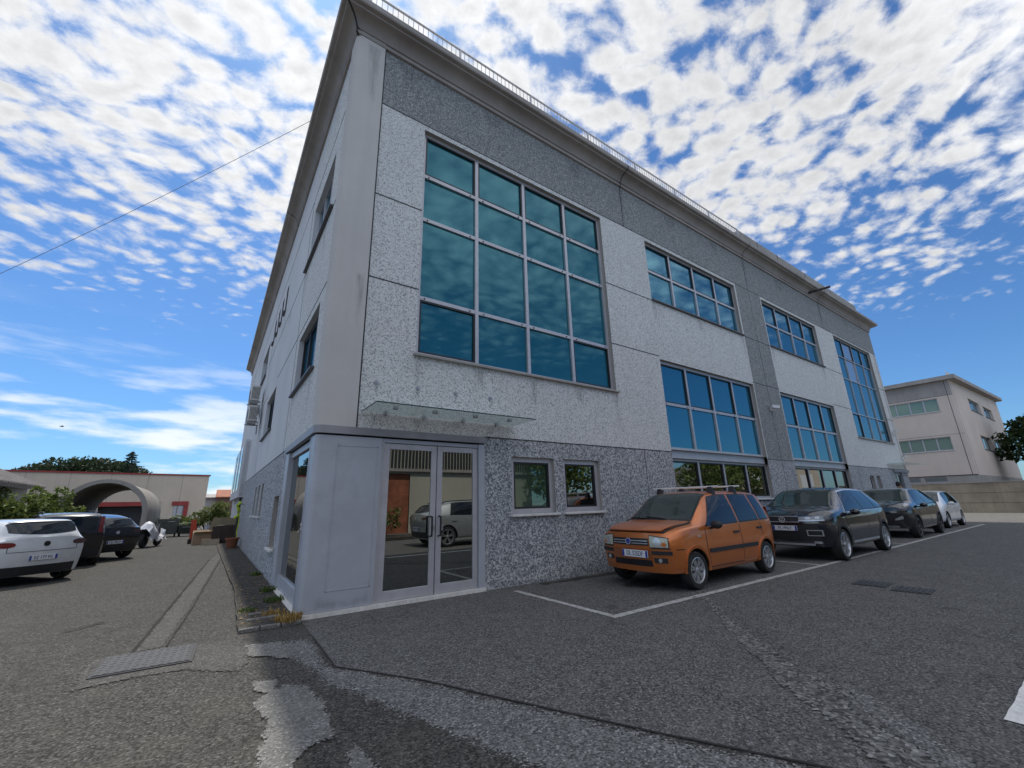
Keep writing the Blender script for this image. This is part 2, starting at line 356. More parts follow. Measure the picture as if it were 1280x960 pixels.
# ---------------------------------------------------------------- ground and markings (structure)
def ragged(poly, amp=.03, step=.12, seed=1):
    rn = random.Random(seed); out = []
    for i, a in enumerate(poly):
        b = poly[(i+1) % len(poly)]; L = math.hypot(b[0]-a[0], b[1]-a[1]); n = max(1, int(L/step))
        for k in range(n):
            t = k/n; j = amp if k else amp*.3
            out.append((a[0]+(b[0]-a[0])*t+rn.uniform(-j, j), a[1]+(b[1]-a[1])*t+rn.uniform(-j, j)))
    return out
def sheet(name, poly, z, mat, kind='structure'):
    o = MB().add([(x, y, z) for x, y in poly], [tuple(range(len(poly)))]).build(name, mat)
    if o.data.polygons[0].normal.z < 0: o.data.flip_normals()
    return tag(o, kind=kind)
def soft(name, poly, z, mat, w=.10, upright=None):
    """sheet whose rim is worn away: a fine grid with the vertex attribute 'edge', 0 at the rim and 1 from w inwards"""
    P_ = np.array(poly); Q_ = np.roll(P_, -1, 0); st_ = max(.02, min(.07, w/2.2))
    gx = np.arange(P_[:, 0].min()-st_, P_[:, 0].max()+st_*2, st_); gy = np.arange(P_[:, 1].min()-st_, P_[:, 1].max()+st_*2, st_)
    X_, Y_ = np.meshgrid(gx, gy, indexing='ij'); pt = np.stack([X_.ravel(), Y_.ravel()], 1); D = np.full(len(pt), 1e9); ins = np.zeros(len(pt), bool)
    for a, b in zip(P_, Q_):
        d = b-a; t = np.clip(((pt-a)@d)/max(1e-12, d@d), 0, 1); D = np.minimum(D, np.linalg.norm(pt-(a+t[:, None]*d), axis=1))
        c = (a[1] > pt[:, 1]) != (b[1] > pt[:, 1])
        if a[1] != b[1]: ins ^= c & (pt[:, 0] < a[0]+(pt[:, 1]-a[1])*d[0]/d[1])
    e = np.where(ins, np.clip(D/w, 0, 1), 0.0); ny = len(gy); idx = {}; vs = []; ev = []; fs = []
    def vid(k):
        if k not in idx: idx[k] = len(vs); vs.append((pt[k][0], pt[k][1], z)); ev.append(float(e[k]))
        return idx[k]
    for i in range(len(gx)-1):
        for j in range(ny-1):
            k = (i*ny+j, (i+1)*ny+j, (i+1)*ny+j+1, i*ny+j+1)
            if any(ins[q] for q in k): fs.append(tuple(vid(q) for q in k))
    if upright == 'front': vs = [(x, z, y) for x, y, _ in vs]
    if upright == 'left': vs = [(z, x, y) for x, y, _ in vs]
    o = MB().add(vs, fs).build(name, mat, recalc=False); at = o.data.attributes.new('edge', 'FLOAT', 'POINT'); at.data.foreach_set('value', ev)
    return tag(o, kind=None if upright else 'structure')
sheet('ground', [(-400, -300), (600, -300), (600, 500), (-400, 500)], 0, 'asphalt')
seam = [(-.51, -.3), (-.51, -.95), (-.52, -2.05), (-.01, -2.85), (.35, -3.6), (.81, -4.52), (1.17, -5.19), (1.9, -6.6), (2.6, -9), (3, -14)]
sheet('driveway', seam[::-1]+[(-.51, 30), (-3, 41), (-30, 41), (-30, -14)], .004, 'asphalt_old')
soft('pale_asphalt_patch', ragged([(-.51, -.95), (-.53, -2.06), (-.02, -2.86), (.34, -3.61), (.80, -4.53), (1.16, -5.2), (1.88, -6.6), (1.2, -6.9), (.35, -5.3), (-.1, -4.3), (-.45, -3.3), (-.75, -2.4), (-.84, -1.66), (-1.15, -1.2), (-1.2, -.8)], .02, .2, 3), .008, 'asphalt_pale', .14)
sheet('asphalt_repair_seam', [(-.53, -.95), (-.55, -2.06), (-.03, -2.88), (.33, -3.63), (.79, -4.55), (1.15, -5.22), (1.88, -6.62), (1.895, -6.61), (1.165, -5.205), (.805, -4.535), (.345, -3.615), (-.015, -2.865), (-.535, -2.055), (-.515, -.95)], .0105, 'crack')
soft('trench_fill', ragged([(-1.24, 12), (-1.47, 9.5), (-1.89, 3.2), (-2.12, -.31), (-1.86, -.27), (-1.69, 1.9), (-1.22, 9.2), (-1.1, 12)], .012, .25, 5), .008, 'cement_strip', .05)
for n_, pl in (('trench_edge', [(-1.49, 9.5), (-1.91, 3.2), (-2.14, -.31), (-2.11, -.31), (-1.875, 3.2), (-1.465, 9.5)]), ('trench_edge', [(-1.22, 9.2), (-1.69, 1.9), (-1.86, -.27), (-1.835, -.27), (-1.67, 1.9), (-1.20, 9.2)])):
    sheet(n_, ragged(pl, .006, .2, 9), .0115, 'crack')
soft('drain_surround', ragged([(-2.47, -.28), (-1.3, -.42), (-1.0, -.9), (-1.22, -1.75), (-1.7, -1.3), (-2.46, -1.28)], .02, .15, 6), .012, 'cement_strip', .10)
soft('worn_white_patch', ragged([(-1.19, -.78), (-.80, -.93), (-.79, -1.68), (-1.19, -1.24)], .02, .08, 11), .016, 'worn_soft', .06)
soft('worn_white_patch', ragged([(-1.22, -1.95), (-.98, -2.08), (-1.02, -2.28), (-.96, -2.2), (-.79, -2.42), (-.76, -2.9), (-.80, -3.4), (-.98, -3.42), (-1.1, -3.62), (-1.14, -4.3), (-1.3, -4.2), (-1.27, -3.3), (-1.18, -2.9), (-1.24, -2.5), (-1.14, -2.35), (-1.2, -2.2)], .025, .07, 12), .016, 'worn_soft', .06)
soft('worn_white_patch', ragged([(-.86, -3.6), (-.72, -3.55), (-.66, -3.9), (-.74, -4.3), (-.84, -4.1)], .03, .06, 14), .016, 'worn_soft', .06)
soft('gravel_wear_strip', ragged([(4.48, -2.70), (3.45, -3.72), (2.62, -4.60), (2.28, -5.22), (1.70, -5.85), (1.2, -6.6), (.85, -6.3), (1.42, -5.45), (2.12, -4.62), (3.2, -3.62), (4.38, -2.63)], .03, .06, 15), .008, 'gravel', .09)
soft('gravel_wear_edge', ragged([(2.5, -4.95), (2.40, -5.22), (1.80, -5.85), (1.2, -6.6), (1.02, -6.45), (1.62, -5.68), (2.2, -5.05)], .03, .1, 16), .012, 'asphalt_pale', .08)
def line(pts, w=.10, z=.006, mat='line'):
    (x0, y0), (x1, y1) = pts; L = math.hypot(x1-x0, y1-y0); nx, ny = -(y1-y0)/L*w/2, (x1-x0)/L*w/2
    return sheet('parking_line', ragged([(x0+nx, y0+ny), (x1+nx, y1+ny), (x1-nx, y1-ny), (x0-nx, y0-ny)], .006, .1, int(x0*10+y1*7) % 97), z, mat)
line([(2.66, -.38), (2.67, -2.46)]); line([(2.62, -2.51), (8.9, -2.53)], .11)
for x in (8.95, 14.9, 20.8, 26.6): line([(x, -.35), (x, -2.48)])
line([(8.9, -2.54), (26.7, -2.42)], .11)
line([(2.64, -5.83), (8.6, -5.81)], .13, .006, 'line_bright'); line([(2.62, -5.9), (2.62, -8.6)], .12); line([(8.55, -5.9), (8.55, -8.6)], .12)
line([(8.6, -5.81), (26, -5.81)], .12)
soft('oil_stain', ragged([(4.2, -1.2), (4.9, -.95), (5.3, -1.3), (4.9, -1.75), (4.3, -1.7)], .07, .1, 21), .005, 'dirt_soft', .15)
soft('asphalt_stain', ragged([(3.3, -.1), (7.5, -.1), (7.5, -.3), (5, -.42), (3.3, -.3)], .05, .15, 22), .005, 'dirt_soft', .09)
soft('skid_stain', ragged([(-2.95, 1.2), (-2.55, 1.55), (-2.6, 1.75), (-3.0, 1.4)], .03, .1, 23), .008, 'dirt_soft', .06)
sheet('road', [(28.75, -60), (41.7, -60), (41.7, 60), (28.75, 60)], .005, 'asphalt_far')  # starts at the office's shadow edge, sunlight put into the paler asphalt
# side pavement along the left wall, with its kerb stones
o = MB().prism(ragged([(-1.2, -.18), (-.56, -.16), (-.56, 26), (-1.24, 26), (-1.22, 12), (-1.12, 3)], .008, .3, 8), .0, .045).build('side_pavement', 'dirt'); tag(o, kind='structure')
kb = MB()
for k in range(3): kb.box((-1.2+k*.225, -.25, 0), (-.985+k*.225, -.18, .05), 0, random.uniform(-.05, .05))
kb.box((-1.1, .15, .03), (-.72, .24, .065), 0, .08); kb.box((-1.05, .5, .03), (-.7, .58, .06), 0, -.05)
tag(kb.build('kerb', 'worn_conc', bevel=.012), kind='structure')
# loose stones on the worn strip
rn = random.Random(4); st = MB()
for k in range(420):
    t = rn.random()**.8; x = 4.4+(1.1-4.4)*t; y = -2.62+(-6.3+2.62)*t; x += rn.uniform(-.28, .28)*(.3+t); y += rn.uniform(-.18, .18)
    r = rn.uniform(.006, .018); a = rn.random()*3
    st.add([(x+r*math.cos(a), y+r*math.sin(a), .008), (x+r*math.cos(a+2), y+r*math.sin(a+2), .008), (x+r*math.cos(a+4), y+r*math.sin(a+4), .008), (x, y, .010+r*.8)], [(0, 1, 3), (1, 2, 3), (2, 0, 3)])
tag(st.build('loose_gravel', 'worn_conc'), kind='stuff')

# ---------------------------------------------------------------- main building
B = thing('office_building', (0, 0, 0), 'three storey grey office block of speckled concrete panels with teal mirrored windows', 'office building')
XL = -.53; XE = 28.2; YE = 26.5; ZR = 10.95
class Face:
    def __init__(s, fn): s.fn = fn
    def pt(s, a, d, z): return s.fn(a, d, z)
    def box(s, mb, a0, a1, d0, d1, z0, z1, mi=0):
        mb.box(s.fn(a0, d0, z0), s.fn(a1, d1, z1), mi)
    def panel(s, mb, a0, a1, z0, z1, holes=(), d=0, th=.06, mi=0):
        hs = [h for h in holes if h[0] < a1 and h[1] > a0 and h[2] < z1 and h[3] > z0]
        A = sorted({a0, a1, *[min(max(v, a0), a1) for h in hs for v in h[:2]]}); Z = sorted({z0, z1, *[min(max(v, z0), z1) for h in hs for v in h[2:4]]})
        for i in range(len(A)-1):
            for j in range(len(Z)-1):
                ca, cz = (A[i]+A[i+1])/2, (Z[j]+Z[j+1])/2
                if any(h[0] < ca < h[1] and h[2] < cz < h[3] for h in hs): continue
                mb.add([s.fn(A[i], d, Z[j]), s.fn(A[i+1], d, Z[j]), s.fn(A[i+1], d, Z[j+1]), s.fn(A[i], d, Z[j+1])], [(0, 1, 2, 3)], mi)
F = Face(lambda a, d, z: (a, d, z)); Lf = Face(lambda a, d, z: (XL+d, a, z))
def window(face, a0, a1, z0, z1, cols, rows, parent, rec=.12, fw=.06, mw=.05, glass='solar', pane=None, sash=(), sill=None, sillx=.05, frame='metal_frame', reveal='precast', seed=0, bolts=False):
    """framed window set back in its opening; cols / rows are the inner divisions"""
    rn = random.Random(seed+int(a0*100)+int(z0*37)); A = [a0]+list(cols)+[a1]; Z = [z0]+list(rows)+[z1]
    fr = MB(); f0, f1 = rec-.03, rec+.04
    face.box(fr, a0, a0+fw, f0, f1, z0, z1); face.box(fr, a1-fw, a1, f0, f1, z0, z1)
    face.box(fr, a0+fw, a1-fw, f0, f1, z0, z0+fw); face.box(fr, a0+fw, a1-fw, f0, f1, z1-fw, z1)
    for z in Z[1:-1]: face.box(fr, a0+fw, a1-fw, f0+.004, f1, z-mw/2, z+mw/2)
    for a in A[1:-1]: face.box(fr, a-mw/2, a+mw/2, f0-.003, f1, z0+fw, z1-fw)
    if bolts:
        for z in Z[1:-1]:
            for i in range(len(A)-1):
                for q in (A[i]+.16, A[i+1]-.16): face.box(fr, q-.012, q+.012, f0-.008, f0+.01, z-.02, z+.004, 1)
    # black sashes
    for (i, j) in sash:
        q0, q1, y0, y1 = A[i]+(fw if i == 0 else mw/2), A[i+1]-(fw if i == len(A)-2 else mw/2), Z[j]+(fw if j == 0 else mw/2), Z[j+1]-(fw if j == len(Z)-2 else mw/2)
        for b in ((q0, q0+.035, y0, y1), (q1-.035, q1, y0, y1), (q0+.035, q1-.035, y0, y0+.035), (q0+.035, q1-.035, y1-.035, y1)):
            face.box(fr, b[0], b[1], f0+.008, f1+.002, b[2], b[3], 1)
    fo = fr.build('window', [frame, 'black'], parent)
    mats = [glass]; gl = MB()
    for i in range(len(A)-1):
        for j in range(len(Z)-1):
            mk = (pane or {}).get((i, j), glass)
            if mk not in mats: mats.append(mk)
            tx, tz = rn.uniform(-.006, .006), rn.uniform(-.006, .006); d = rec+.015
            q0, q1, y0, y1 = A[i]+.012, A[i+1]-.012, Z[j]+.012, Z[j+1]-.012; w, h = (q1-q0)/2, (y1-y0)/2
            gl.add([face.pt(q0, d-tx*w-tz*h, y0), face.pt(q1, d+tx*w-tz*h, y0), face.pt(q1, d+tx*w+tz*h, y1), face.pt(q0, d-tx*w+tz*h, y1)], [(0, 1, 2, 3)], mats.index(mk))
    gl.build('glass', mats, fo)
    rv = MB(); e = .0
    for q in ((a0, z0, a0, z1), (a1, z1, a1, z0), (a0, z1, a1, z1), (a1, z0, a0, z0)):
        rv.add([face.pt(q[0], e, q[1]), face.pt(q[2], e, q[3]), face.pt(q[2], rec, q[3]), face.pt(q[0], rec, q[1])], [(0, 1, 2, 3)])
    rv.build('reveal', reveal, fo)
    if sill:
        s = MB(); face.box(s, a0-sillx, a1+sillx, -.07, rec, z0-.045, z0-.002); s.build('sill', sill, fo, bevel=.006)
    return fo
# openings: (a0, a1, z0, z1)
W1 = (.92, 6.05, 3.95, 8.88); W2 = (7.95, 13.05, 1.36, 5.12); U2 = (7.93, 13.0, 6.93, 8.88); W3 = (15.0, 20.0, 1.36, 5.12); U3 = (15.0, 20.03, 6.93, 8.88); W4 = (22.12, 27.2, 3.92, 8.92)
S1 = (2.9, 3.95, 1.2, 2.25); S2 = (4.2, 5.25, 1.2, 2.25); S3 = (22.3, 22.85, 1.3, 2.2); S4 = (23.2, 23.7, 1.3, 2.2); D2 = (26.1, 27.2, 0, 2.42); DR = (.42, 2.29, -.1, 2.42)
fh = [W1, W2, U2, W3, U3, W4, S1, S2, S3, S4, D2, DR]
ZP, ZT = 2.58, 9.0
# plinth, white panels, pier and top band of the front
m = MB(); F.panel(m, 2.29, XE, 0, ZP, fh); m.build('plinth', 'grey_agg', B)
for a0, a1, z0, z1 in ((.02, 13.1, ZP, 5.2), (.02, 13.1, 5.2, 6.9), (.02, 13.1, 6.9, ZT), (14.95, XE-.3, ZP, 5.2), (14.95, XE-.3, 5.2, 6.9), (14.95, XE-.3, 6.9, ZT)):
    m = MB(); F.panel(m, a0, a1, z0, z1, fh); m.build('white_panel', 'white_agg', B)
m = MB(); F.panel(m, 13.1, 14.95, ZP, ZT, fh); m.build('grey_pier', 'dark_agg', B)
for a0, a1 in ((.02, 7.03), (7.03, 14.06), (14.06, 21.1), (21.1, XE-.0)):
    m = MB(); F.panel(m, a0, a1, ZT, 10.6, fh); m.build('top_band', 'dark_agg', B)
m = MB()
def jl(face, a0, a1, z, w=.022): face.box(m, a0, a1, -.004, .02, z-w/2, z+w/2)
def jv(face, a, z0, z1, w=.022): face.box(m, a-w/2, a+w/2, -.0035, .02, z0, z1)
for z, sp in ((5.2, ((.02, .92), (6.05, 7.93), (13.05, 15.0), (20.03, 22.12), (27.2, XE))), (6.9, ((.02, .92), (6.05, 7.93), (13.0, 15.0), (20.03, 22.12), (27.2, XE))), (ZT, ((.02, XE),)), (ZP, ((2.29, 7.95), (13.05, 15.0), (20.0, XE)))):
    for a0, a1 in sp: jl(F, a0, a1, z)
for x in (7.03, 14.06, 21.1):
    jv(F, x, ZT, 10.45)
jv(F, 6.85, 0, ZP, .016); jv(F, 14.06, 0, 9.0, .014); jv(F, 21.1, 0, ZP, .016); jv(F, .01, ZP, 10.45, .03); jv(F, XE-.3, ZP, ZT, .02)
m.build('panel_joint', 'joint', B)
m = MB(); F.panel(m, XE-.3, XE, ZP, ZT); m.build('end_column', 'column', B)
# left wall
A1 = (1.05, 3.28, 3.75, 5.02); A2 = (1.12, 3.3, 6.93, 8.45); B1 = (7.3, 9.9, 3.66, 4.95); B2 = (12.6, 15.6, 6.7, 8.15)
LV = [(7.6+k*1.05, 8.05+k*1.05, 7.55, 8.5) for k in range(4)]
G1 = (3.45, 4.3, .62, 1.66); G2 = [(7.1, 7.6, 1.22, 2.1), (8.2, 8.7, 1.22, 2.1), (9.3, 9.8, 1.22, 2.1)]
EG = (.32, 2.62, -.1, 2.42)
lh = [A1, A2, B1, B2, G1, EG, *LV, *G2]
m = MB(); Lf.panel(m, 2.95, 16, 0, ZP, lh); m.build('plinth', 'grey_agg', B)
m = MB(); Lf.panel(m, .36, 3.7, ZP, 10.6, lh); m.build('white_panel', 'white_agg', B)
m = MB(); Lf.panel(m, 3.7, 16, ZP, 10.6, lh); Lf.panel(m, 16, YE, 0, 10.6); m.build('white_panel', 'white_plaster', B)
m = MB()
for z, sp in ((5.2, ((.36, 7.3), (9.9, 16))), (6.9, ((.36, 1.1), (3.3, 16))), (ZP, ((2.95, 16),)), (9.0, ((.36, YE),))):
    for a0, a1 in sp: jl(Lf, a0, a1, z)
jv(Lf, 3.7, ZP, 9.0); jv(Lf, .37, ZP, 10.45, .03); jv(Lf, 11.2, ZP, 9, .02)
m.build('panel_joint', 'joint', B)
# core, roof
m = MB(); m.box((XL+.32, .32, -.2), (XE-.25, YE-.1, 10.6)); m.build('core', 'black', B)
m = MB(); m.box((XL+.05, .05, 10.6), (XE-.05, YE-.05, 10.9)); m.build('roof', 'precast', B)
m = MB(); m.add([(XE, 0, 0), (XE, YE, 0), (XE, YE, 10.6), (XE, 0, 10.6)], [(0, 1, 2, 3)]); m.add([(XL, YE, 0), (XE, YE, 0), (XE, YE, 10.6), (XL, YE, 10.6)], [(3, 2, 1, 0)]); m.build('rear_wall', 'white_plaster', B)
# rounded corner column
def arc_plan(off, x_end, y_end, r=.08, n=6):
    """plan line from the front face round the corner to the left face, pushed out by off"""
    cx, cy = XL+r, r; pts = [(x_end, -off)]
    for k in range(n+1):
        a = -math.pi/2-math.pi/2*k/n; pts.append((cx+(r+off)*math.cos(a), cy+(r+off)*math.sin(a)))
    return pts+[(XL-off, y_end)]
def skin(mb, plan, z0, z1, mi=0): mb.grid([[(x, y, z0) for x, y in plan], [(x, y, z1) for x, y in plan]], mi, True)
m = MB(); skin(m, arc_plan(.035, -.005, .36), ZP-.02, 10.5); m.build('corner_column', 'column', B, angle=50)
# cornice: profile swept along both faces with a mitred corner
prof = [(0, 10.36), (.05, 10.37), (.055, 10.44), (.02, 10.455), (.02, 10.475), (.06, 10.49), (.075, 10.54), (.11, 10.60), (.16, 10.645), (.23, 10.675), (.30, 10.69), (.31, 10.72), (.38, 10.735), (.395, 10.76), (.40, 10.86), (.38, 10.89), (.05, 10.95), (-.3, 10.95)]
def cornice_path(p): return [(XL-p, YE), (XL-p, -p), (XE+p, -p), (XE+p, YE)]
m = MB(); m.grid([[(x, y, z) for x, y in cornice_path(p)] for p, z in prof], 0, True); m.build('cornice', 'cornice', B, angle=28)
m = MB()
for x in (7.03, 14.06, 21.1):
    m.grid([[(x-.02, -p-.003, z-.001), (x+.02, -p-.003, z-.001)] for p, z in prof[:-2]], 0)
for y in (7.03, 14.06, 21.1):
    m.grid([[(XL-p-.003, y+.02, z-.001), (XL-p-.003, y-.02, z-.001)] for p, z in prof[:-2]], 0)
m.grid([[(XL-p-.016, -p+.012, z-.001), (XL-p-.006, -p-.006, z-.001), (XL-p+.012, -p-.016, z-.001)] for p, z in prof[:-2]], 0)
m.grid([[(x, y, z) for x, y in [(XL-p, YE), (XL-p, -p), (XE+p, -p)]] for p, z in ((.022, 10.456), (.022, 10.474))], 0)
m.build('cornice_joint', 'joint', B)
m = MB(); m.box((14.3, .02, 10.93), (27.1, .22, 11.78)); m.build('parapet', 'precast', B, bevel=.02)
m = MB()
for x in (15.8, 17.6, 20.4, 23.5): m.box((x-.012, .012, 10.95), (x+.012, .03, 11.77))
m.build('parapet_joint', 'joint', B)
# windows of the front
q = lambda a0, a1, n: [a0+(a1-a0)*k/n for k in range(1, n)]
window(F, *W1, q(W1[0], W1[1], 4), (5.10, 6.81, 7.83), B, sash=[(i, 3) for i in range(4)]+[(0, 0), (3, 0)], sill='precast', mw=.075, fw=.07, bolts=True)
window(F, *U2, q(U2[0], U2[1], 4), (7.95,), B, glass='solar_blue', sash=[(i, 1) for i in range(4)], sill='sill_dark', sillx=0, mw=.07)
gf = {(i, 0): 'dark_glass' for i in range(4)}
window(F, W2[0], W2[1], 2.64, W2[3], q(W2[0], W2[1], 4), (3.9,), B, glass='solar_blue', sash=[(i, 1) for i in range(4)], mw=.075, fw=.08, bolts=True)
window(F, W2[0], W2[1], W2[2], 2.42, q(W2[0], W2[1], 4), (), B, glass='dark_glass', sash=[(i, 0) for i in range(4)], sill='sill', mw=.07)
window(F, W3[0], W3[1], 2.64, W3[3], q(W3[0], W3[1], 4), (3.9,), B, glass='solar_blue', sash=[(i, 1) for i in range(4)], mw=.075, fw=.08)
window(F, W3[0], W3[1], W3[2], 2.42, q(W3[0], W3[1], 4), (), B, glass='dark_glass', sash=[(i, 0) for i in range(4)], sill='sill', mw=.07)
m = MB(); F.box(m, W2[0], W2[1], .09, .17, 2.42, 2.64); F.box(m, W3[0], W3[1], .09, .17, 2.42, 2.64); m.build('spandrel', 'metal_frame', B)
window(F, *U3, q(U3[0], U3[1], 4), (7.95,), B, glass='solar_blue', sash=[(i, 1) for i in range(4)], sill='sill_dark', sillx=0, mw=.07)
window(F, *W4, q(W4[0], W4[1], 4), (5.10, 6.81, 7.95), B, glass='solar_blue', pane={(1, 3): 'solar_pale', (1, 2): 'solar_pale'}, sash=[(i, 3) for i in range(4)]+[(0, 0), (3, 0)], sill='precast', mw=.035)
window(F, *S1, (), (), B, glass='green_glass', sash=[(0, 0)], sill='sill', fw=.09, rec=.10)
window(F, *S2, (), (), B, glass='dark_glass', sash=[(0, 0)], sill='sill', fw=.09, rec=.10)
window(F, *S3, (), (), B, glass='dark_glass', sash=[(0, 0)], sill='sill', fw=.07); window(F, *S4, (), (), B, glass='dark_glass', sash=[(0, 0)], sill='sill', fw=.07)
# windows of the left wall, set deep
window(Lf, *A1, (1.75, 2.5), (), B, rec=.13, glass='solar_blue', sash=[(k, 0) for k in range(3)], sill='sill_dark', sillx=.12, reveal='white_plaster', frame='black')
window(Lf, *A2, (1.85, 2.6), (7.7,), B, rec=.13, glass='solar_blue', sill='sill_dark', sillx=.35, reveal='white_plaster')
window(Lf, *B1, (8.2, 9.1), (), B, rec=.14, glass='solar_blue', sash=[(k, 0) for k in range(3)], sill='sill_dark', sillx=.1, reveal='white_plaster', frame='black')
window(Lf, *B2, (13.6, 14.6), (), B, rec=.24, glass='solar_blue', sash=[(k, 0) for k in range(3)], sill='sill_dark', sillx=.1, reveal='white_plaster')
for v in LV: window(Lf, *v, (), (), B, rec=.10, glass='louver', frame='louver', reveal='louver', sill='sill_dark', sillx=0)
window(Lf, *G1, (), (), B, rec=.20, glass='dark_glass', sash=[(0, 0)], sill='sill', sillx=.05, reveal='precast')
for v in G2: window(Lf, *v, (), (), B, rec=.16, glass='dark_glass', sill='sill', sillx=.03, reveal='precast')
# entrance: metal corner, glazed side, double door
e = MB(); skin(e, arc_plan(.02, .42, .32, .06), .06, 2.43)
e.box((.40, -.021, .06), (.42, .05, 2.43)); F.box(e, -.24, .36, -.0255, -.02, .30, .315); F.box(e, -.24, .36, -.0255, -.02, 2.28, 2.295); F.box(e, -.245, -.232, -.0255, -.02, .30, 2.295); F.box(e, .347, .36, -.0255, -.02, .30, 2.295)
Lf.box(e, 2.56, 2.96, -.02, .2, .0, 2.43); Lf.box(e, .30, .40, -.02, .12, 0, 2.43); Lf.box(e, .40, 2.56, .03, .12, .06, .26); Lf.box(e, .40, 2.56, .03, .12, 2.33, 2.43)
F.box(e, 2.17, 2.29, -.03, .08, 0, 2.43); F.box(e, .42, 2.17, .0, .08, 2.37, 2.43)
e.build('entrance_cladding', 'metal_clad', B, angle=50)
m = MB(); Lf.box(m, .40, 2.56, .07, .075, .26, 2.33); m.build('side_glazing', 'dark_glass', B)
tp = arc_plan(.055, 2.31, 2.98); tin = arc_plan(-.02, 2.31, 2.98)
m = MB(); m.prism(tp+tin[::-1], 2.455, 2.57); m.build('entrance_trim', 'trim_dark', B)
th = arc_plan(.05, 2.3, 2.6); thi = arc_plan(-.05, 2.3, 2.6)
m = MB(); m.prism(th+thi[::-1], .0, .055); m.build('threshold', 'threshold', B)
def leaf(x0, x1, handle_x):
    d = MB(); w = .095
    F.box(d, x0, x0+w, .01, .06, .06, 2.36); F.box(d, x1-w, x1, .01, .06, .06, 2.36); F.box(d, x0+w, x1-w, .01, .06, .06, .20); F.box(d, x0+w, x1-w, .01, .06, 2.27, 2.36)
    do = d.build('door', 'metal_frame', B, bevel=.004)
    g = MB(); F.box(g, x0+w-.01, x1-w+.01, .03, .04, .19, 2.28); g.build('glass', 'dark_glass', do)
    if handle_x:
        h = MB(); h.tube([(handle_x, .0, .92), (handle_x, -.07, .92), (handle_x, -.07, 1.22), (handle_x, .0, 1.22)], .016, 8); h.build('handle', 'black', do)
        k = MB(); F.box(k, handle_x+.05, handle_x+.075, -.004, .02, 1.0, 1.09); k.disc((handle_x+.062, -.008, 1.06), (0, 1, 0), .012, .02, 12); k.build('lock', 'steel', do)
leaf(.47, 1.37, 1.28); leaf(1.385, 2.165, 1.40+.03)
m = MB(); F.box(m, .425, .468, .0, .07, .05, 2.37); m.build('door_frame', 'metal_frame', B)
# glass canopy over the door and its wall fixings
c = MB(); c.box((.08, -.74, 2.83), (2.95, -.02, 2.846)); co = c.build('canopy', 'canopy_glass', B)
c = MB()
for x in (.45, 1.1, 1.85, 2.55): c.box((x-.035, -.5, 2.81), (x+.035, -.44, 2.86)); c.box((x-.02, -.06, 2.80), (x+.02, 0, 2.87))
c.build('clamp', 'steel', co)
e = MB(); e.box((.078, -.746, 2.829), (2.952, -.7405, 2.847)); e.box((.074, -.74, 2.829), (.0795, -.02, 2.847)); e.build('glass_edge', plain('glass_edge_green', (.03, .06, .055), .2), co)
for x in (.27, .98, 1.7, 2.44):
    c = MB(); c.disc((x, -.006, 3.33), (0, 1, 0), .04, .014, 14); c.disc((x, -.02, 3.33), (0, 1, 0), .016, .03, 10); c.build('wall_anchor', 'steel', B)
# rain stains and splash dirt on the walls
def stain(x, z0, w, h, y=-.005, side='front'):
    o = soft('rain_stain', [(x-w/2, z0), (x+w/2, z0), (x+w*.28, z0-h), (x-w*.2, z0-h*.86)], y, 'stain', min(.09, w*.45), side); o.parent = B
for x in (.27, .98, 1.7, 2.44): stain(x, 2.84, .26, .26)
for x in (.27, .98, 1.7, 2.44): stain(x, 3.31, .14, .22)
for x, w, h in ((.95, .22, .8), (2.2, .35, .5), (3.5, .3, .65), (4.8, .4, .45), (6.02, .24, .95)): stain(x, 3.90, w, h)
for x, w, h in ((2.95, .16, .6), (3.9, .18, .45), (4.25, .15, .5), (5.25, .2, .65)): stain(x, 1.15, w, h)
for x, w, h in ((8.0, .3, .8), (10.3, .4, .5), (12.9, .3, .9), (15.1, .3, .7), (19.8, .3, .8)): stain(x, 6.88, w, h)
for x, w, h in ((.5, .5, .7), (2.6, .7, .45), (5.2, .6, .6), (7.03, .35, 1.1), (9.4, .8, .5), (12, .6, .6), (14.06, .35, 1.2), (17, .8, .6), (21.1, .4, 1.1), (24.5, .8, .5)): stain(x, 10.34, w, h)
for y, w, h in ((1.2, .25, .9), (3.3, .25, .8), (7.4, .3, .9), (9.9, .3, .7)): stain(y, 3.68, w, h, XL-.005, 'left')
for y, w, h in ((1.4, .3, .8), (3.4, .3, .9), (6, .6, .5)): stain(y, 6.86, w, h, XL-.005, 'left')
for x0, x1, h in ((2.32, 4.2, .16), (4.1, 6.6, .22), (6.5, 9, .18), (9, 13, .2)):
    o = soft('splash_dirt', [(x0, -.03), (x1, -.03), (x1-.2, h), ((x0+x1)/2, h*.6), (x0+.3, h)], -.006, 'stain', .09, 'front'); o.parent = B
o = soft('splash_dirt', [(-.40, .06), (.40, .06), (.36, .30), (.1, .16), (-.36, .26)], -.0235, 'stain', .09, 'front'); o.parent = B
stain(-.02, 10.2, .3, 1.6, -.0005, 'front') if False else stain(-.22, 10.3, .3, 1.5, -.040); stain(-.12, 5.2, .2, 1.1, -.040)
# far entrance with its own little canopy
m = MB(); F.box(m, 26.1, 26.2, -.02, .1, 0, 2.42); F.box(m, 27.1, 27.2, -.02, .1, 0, 2.42); F.box(m, 26.2, 27.1, .05, .1, 2.3, 2.42); F.box(m, 25.8, 28.2, -.08, .02, 2.43, 2.56); m.build('rear_door_frame', 'trim_dark', B)
m = MB(); F.box(m, 26.2, 27.1, .07, .08, .05, 2.3); m.build('door', 'dark_glass', B)
m = MB(); m.box((25.2, -.75, 2.82), (28.6, -.02, 2.84)); m.build('canopy', 'canopy_glass', B)
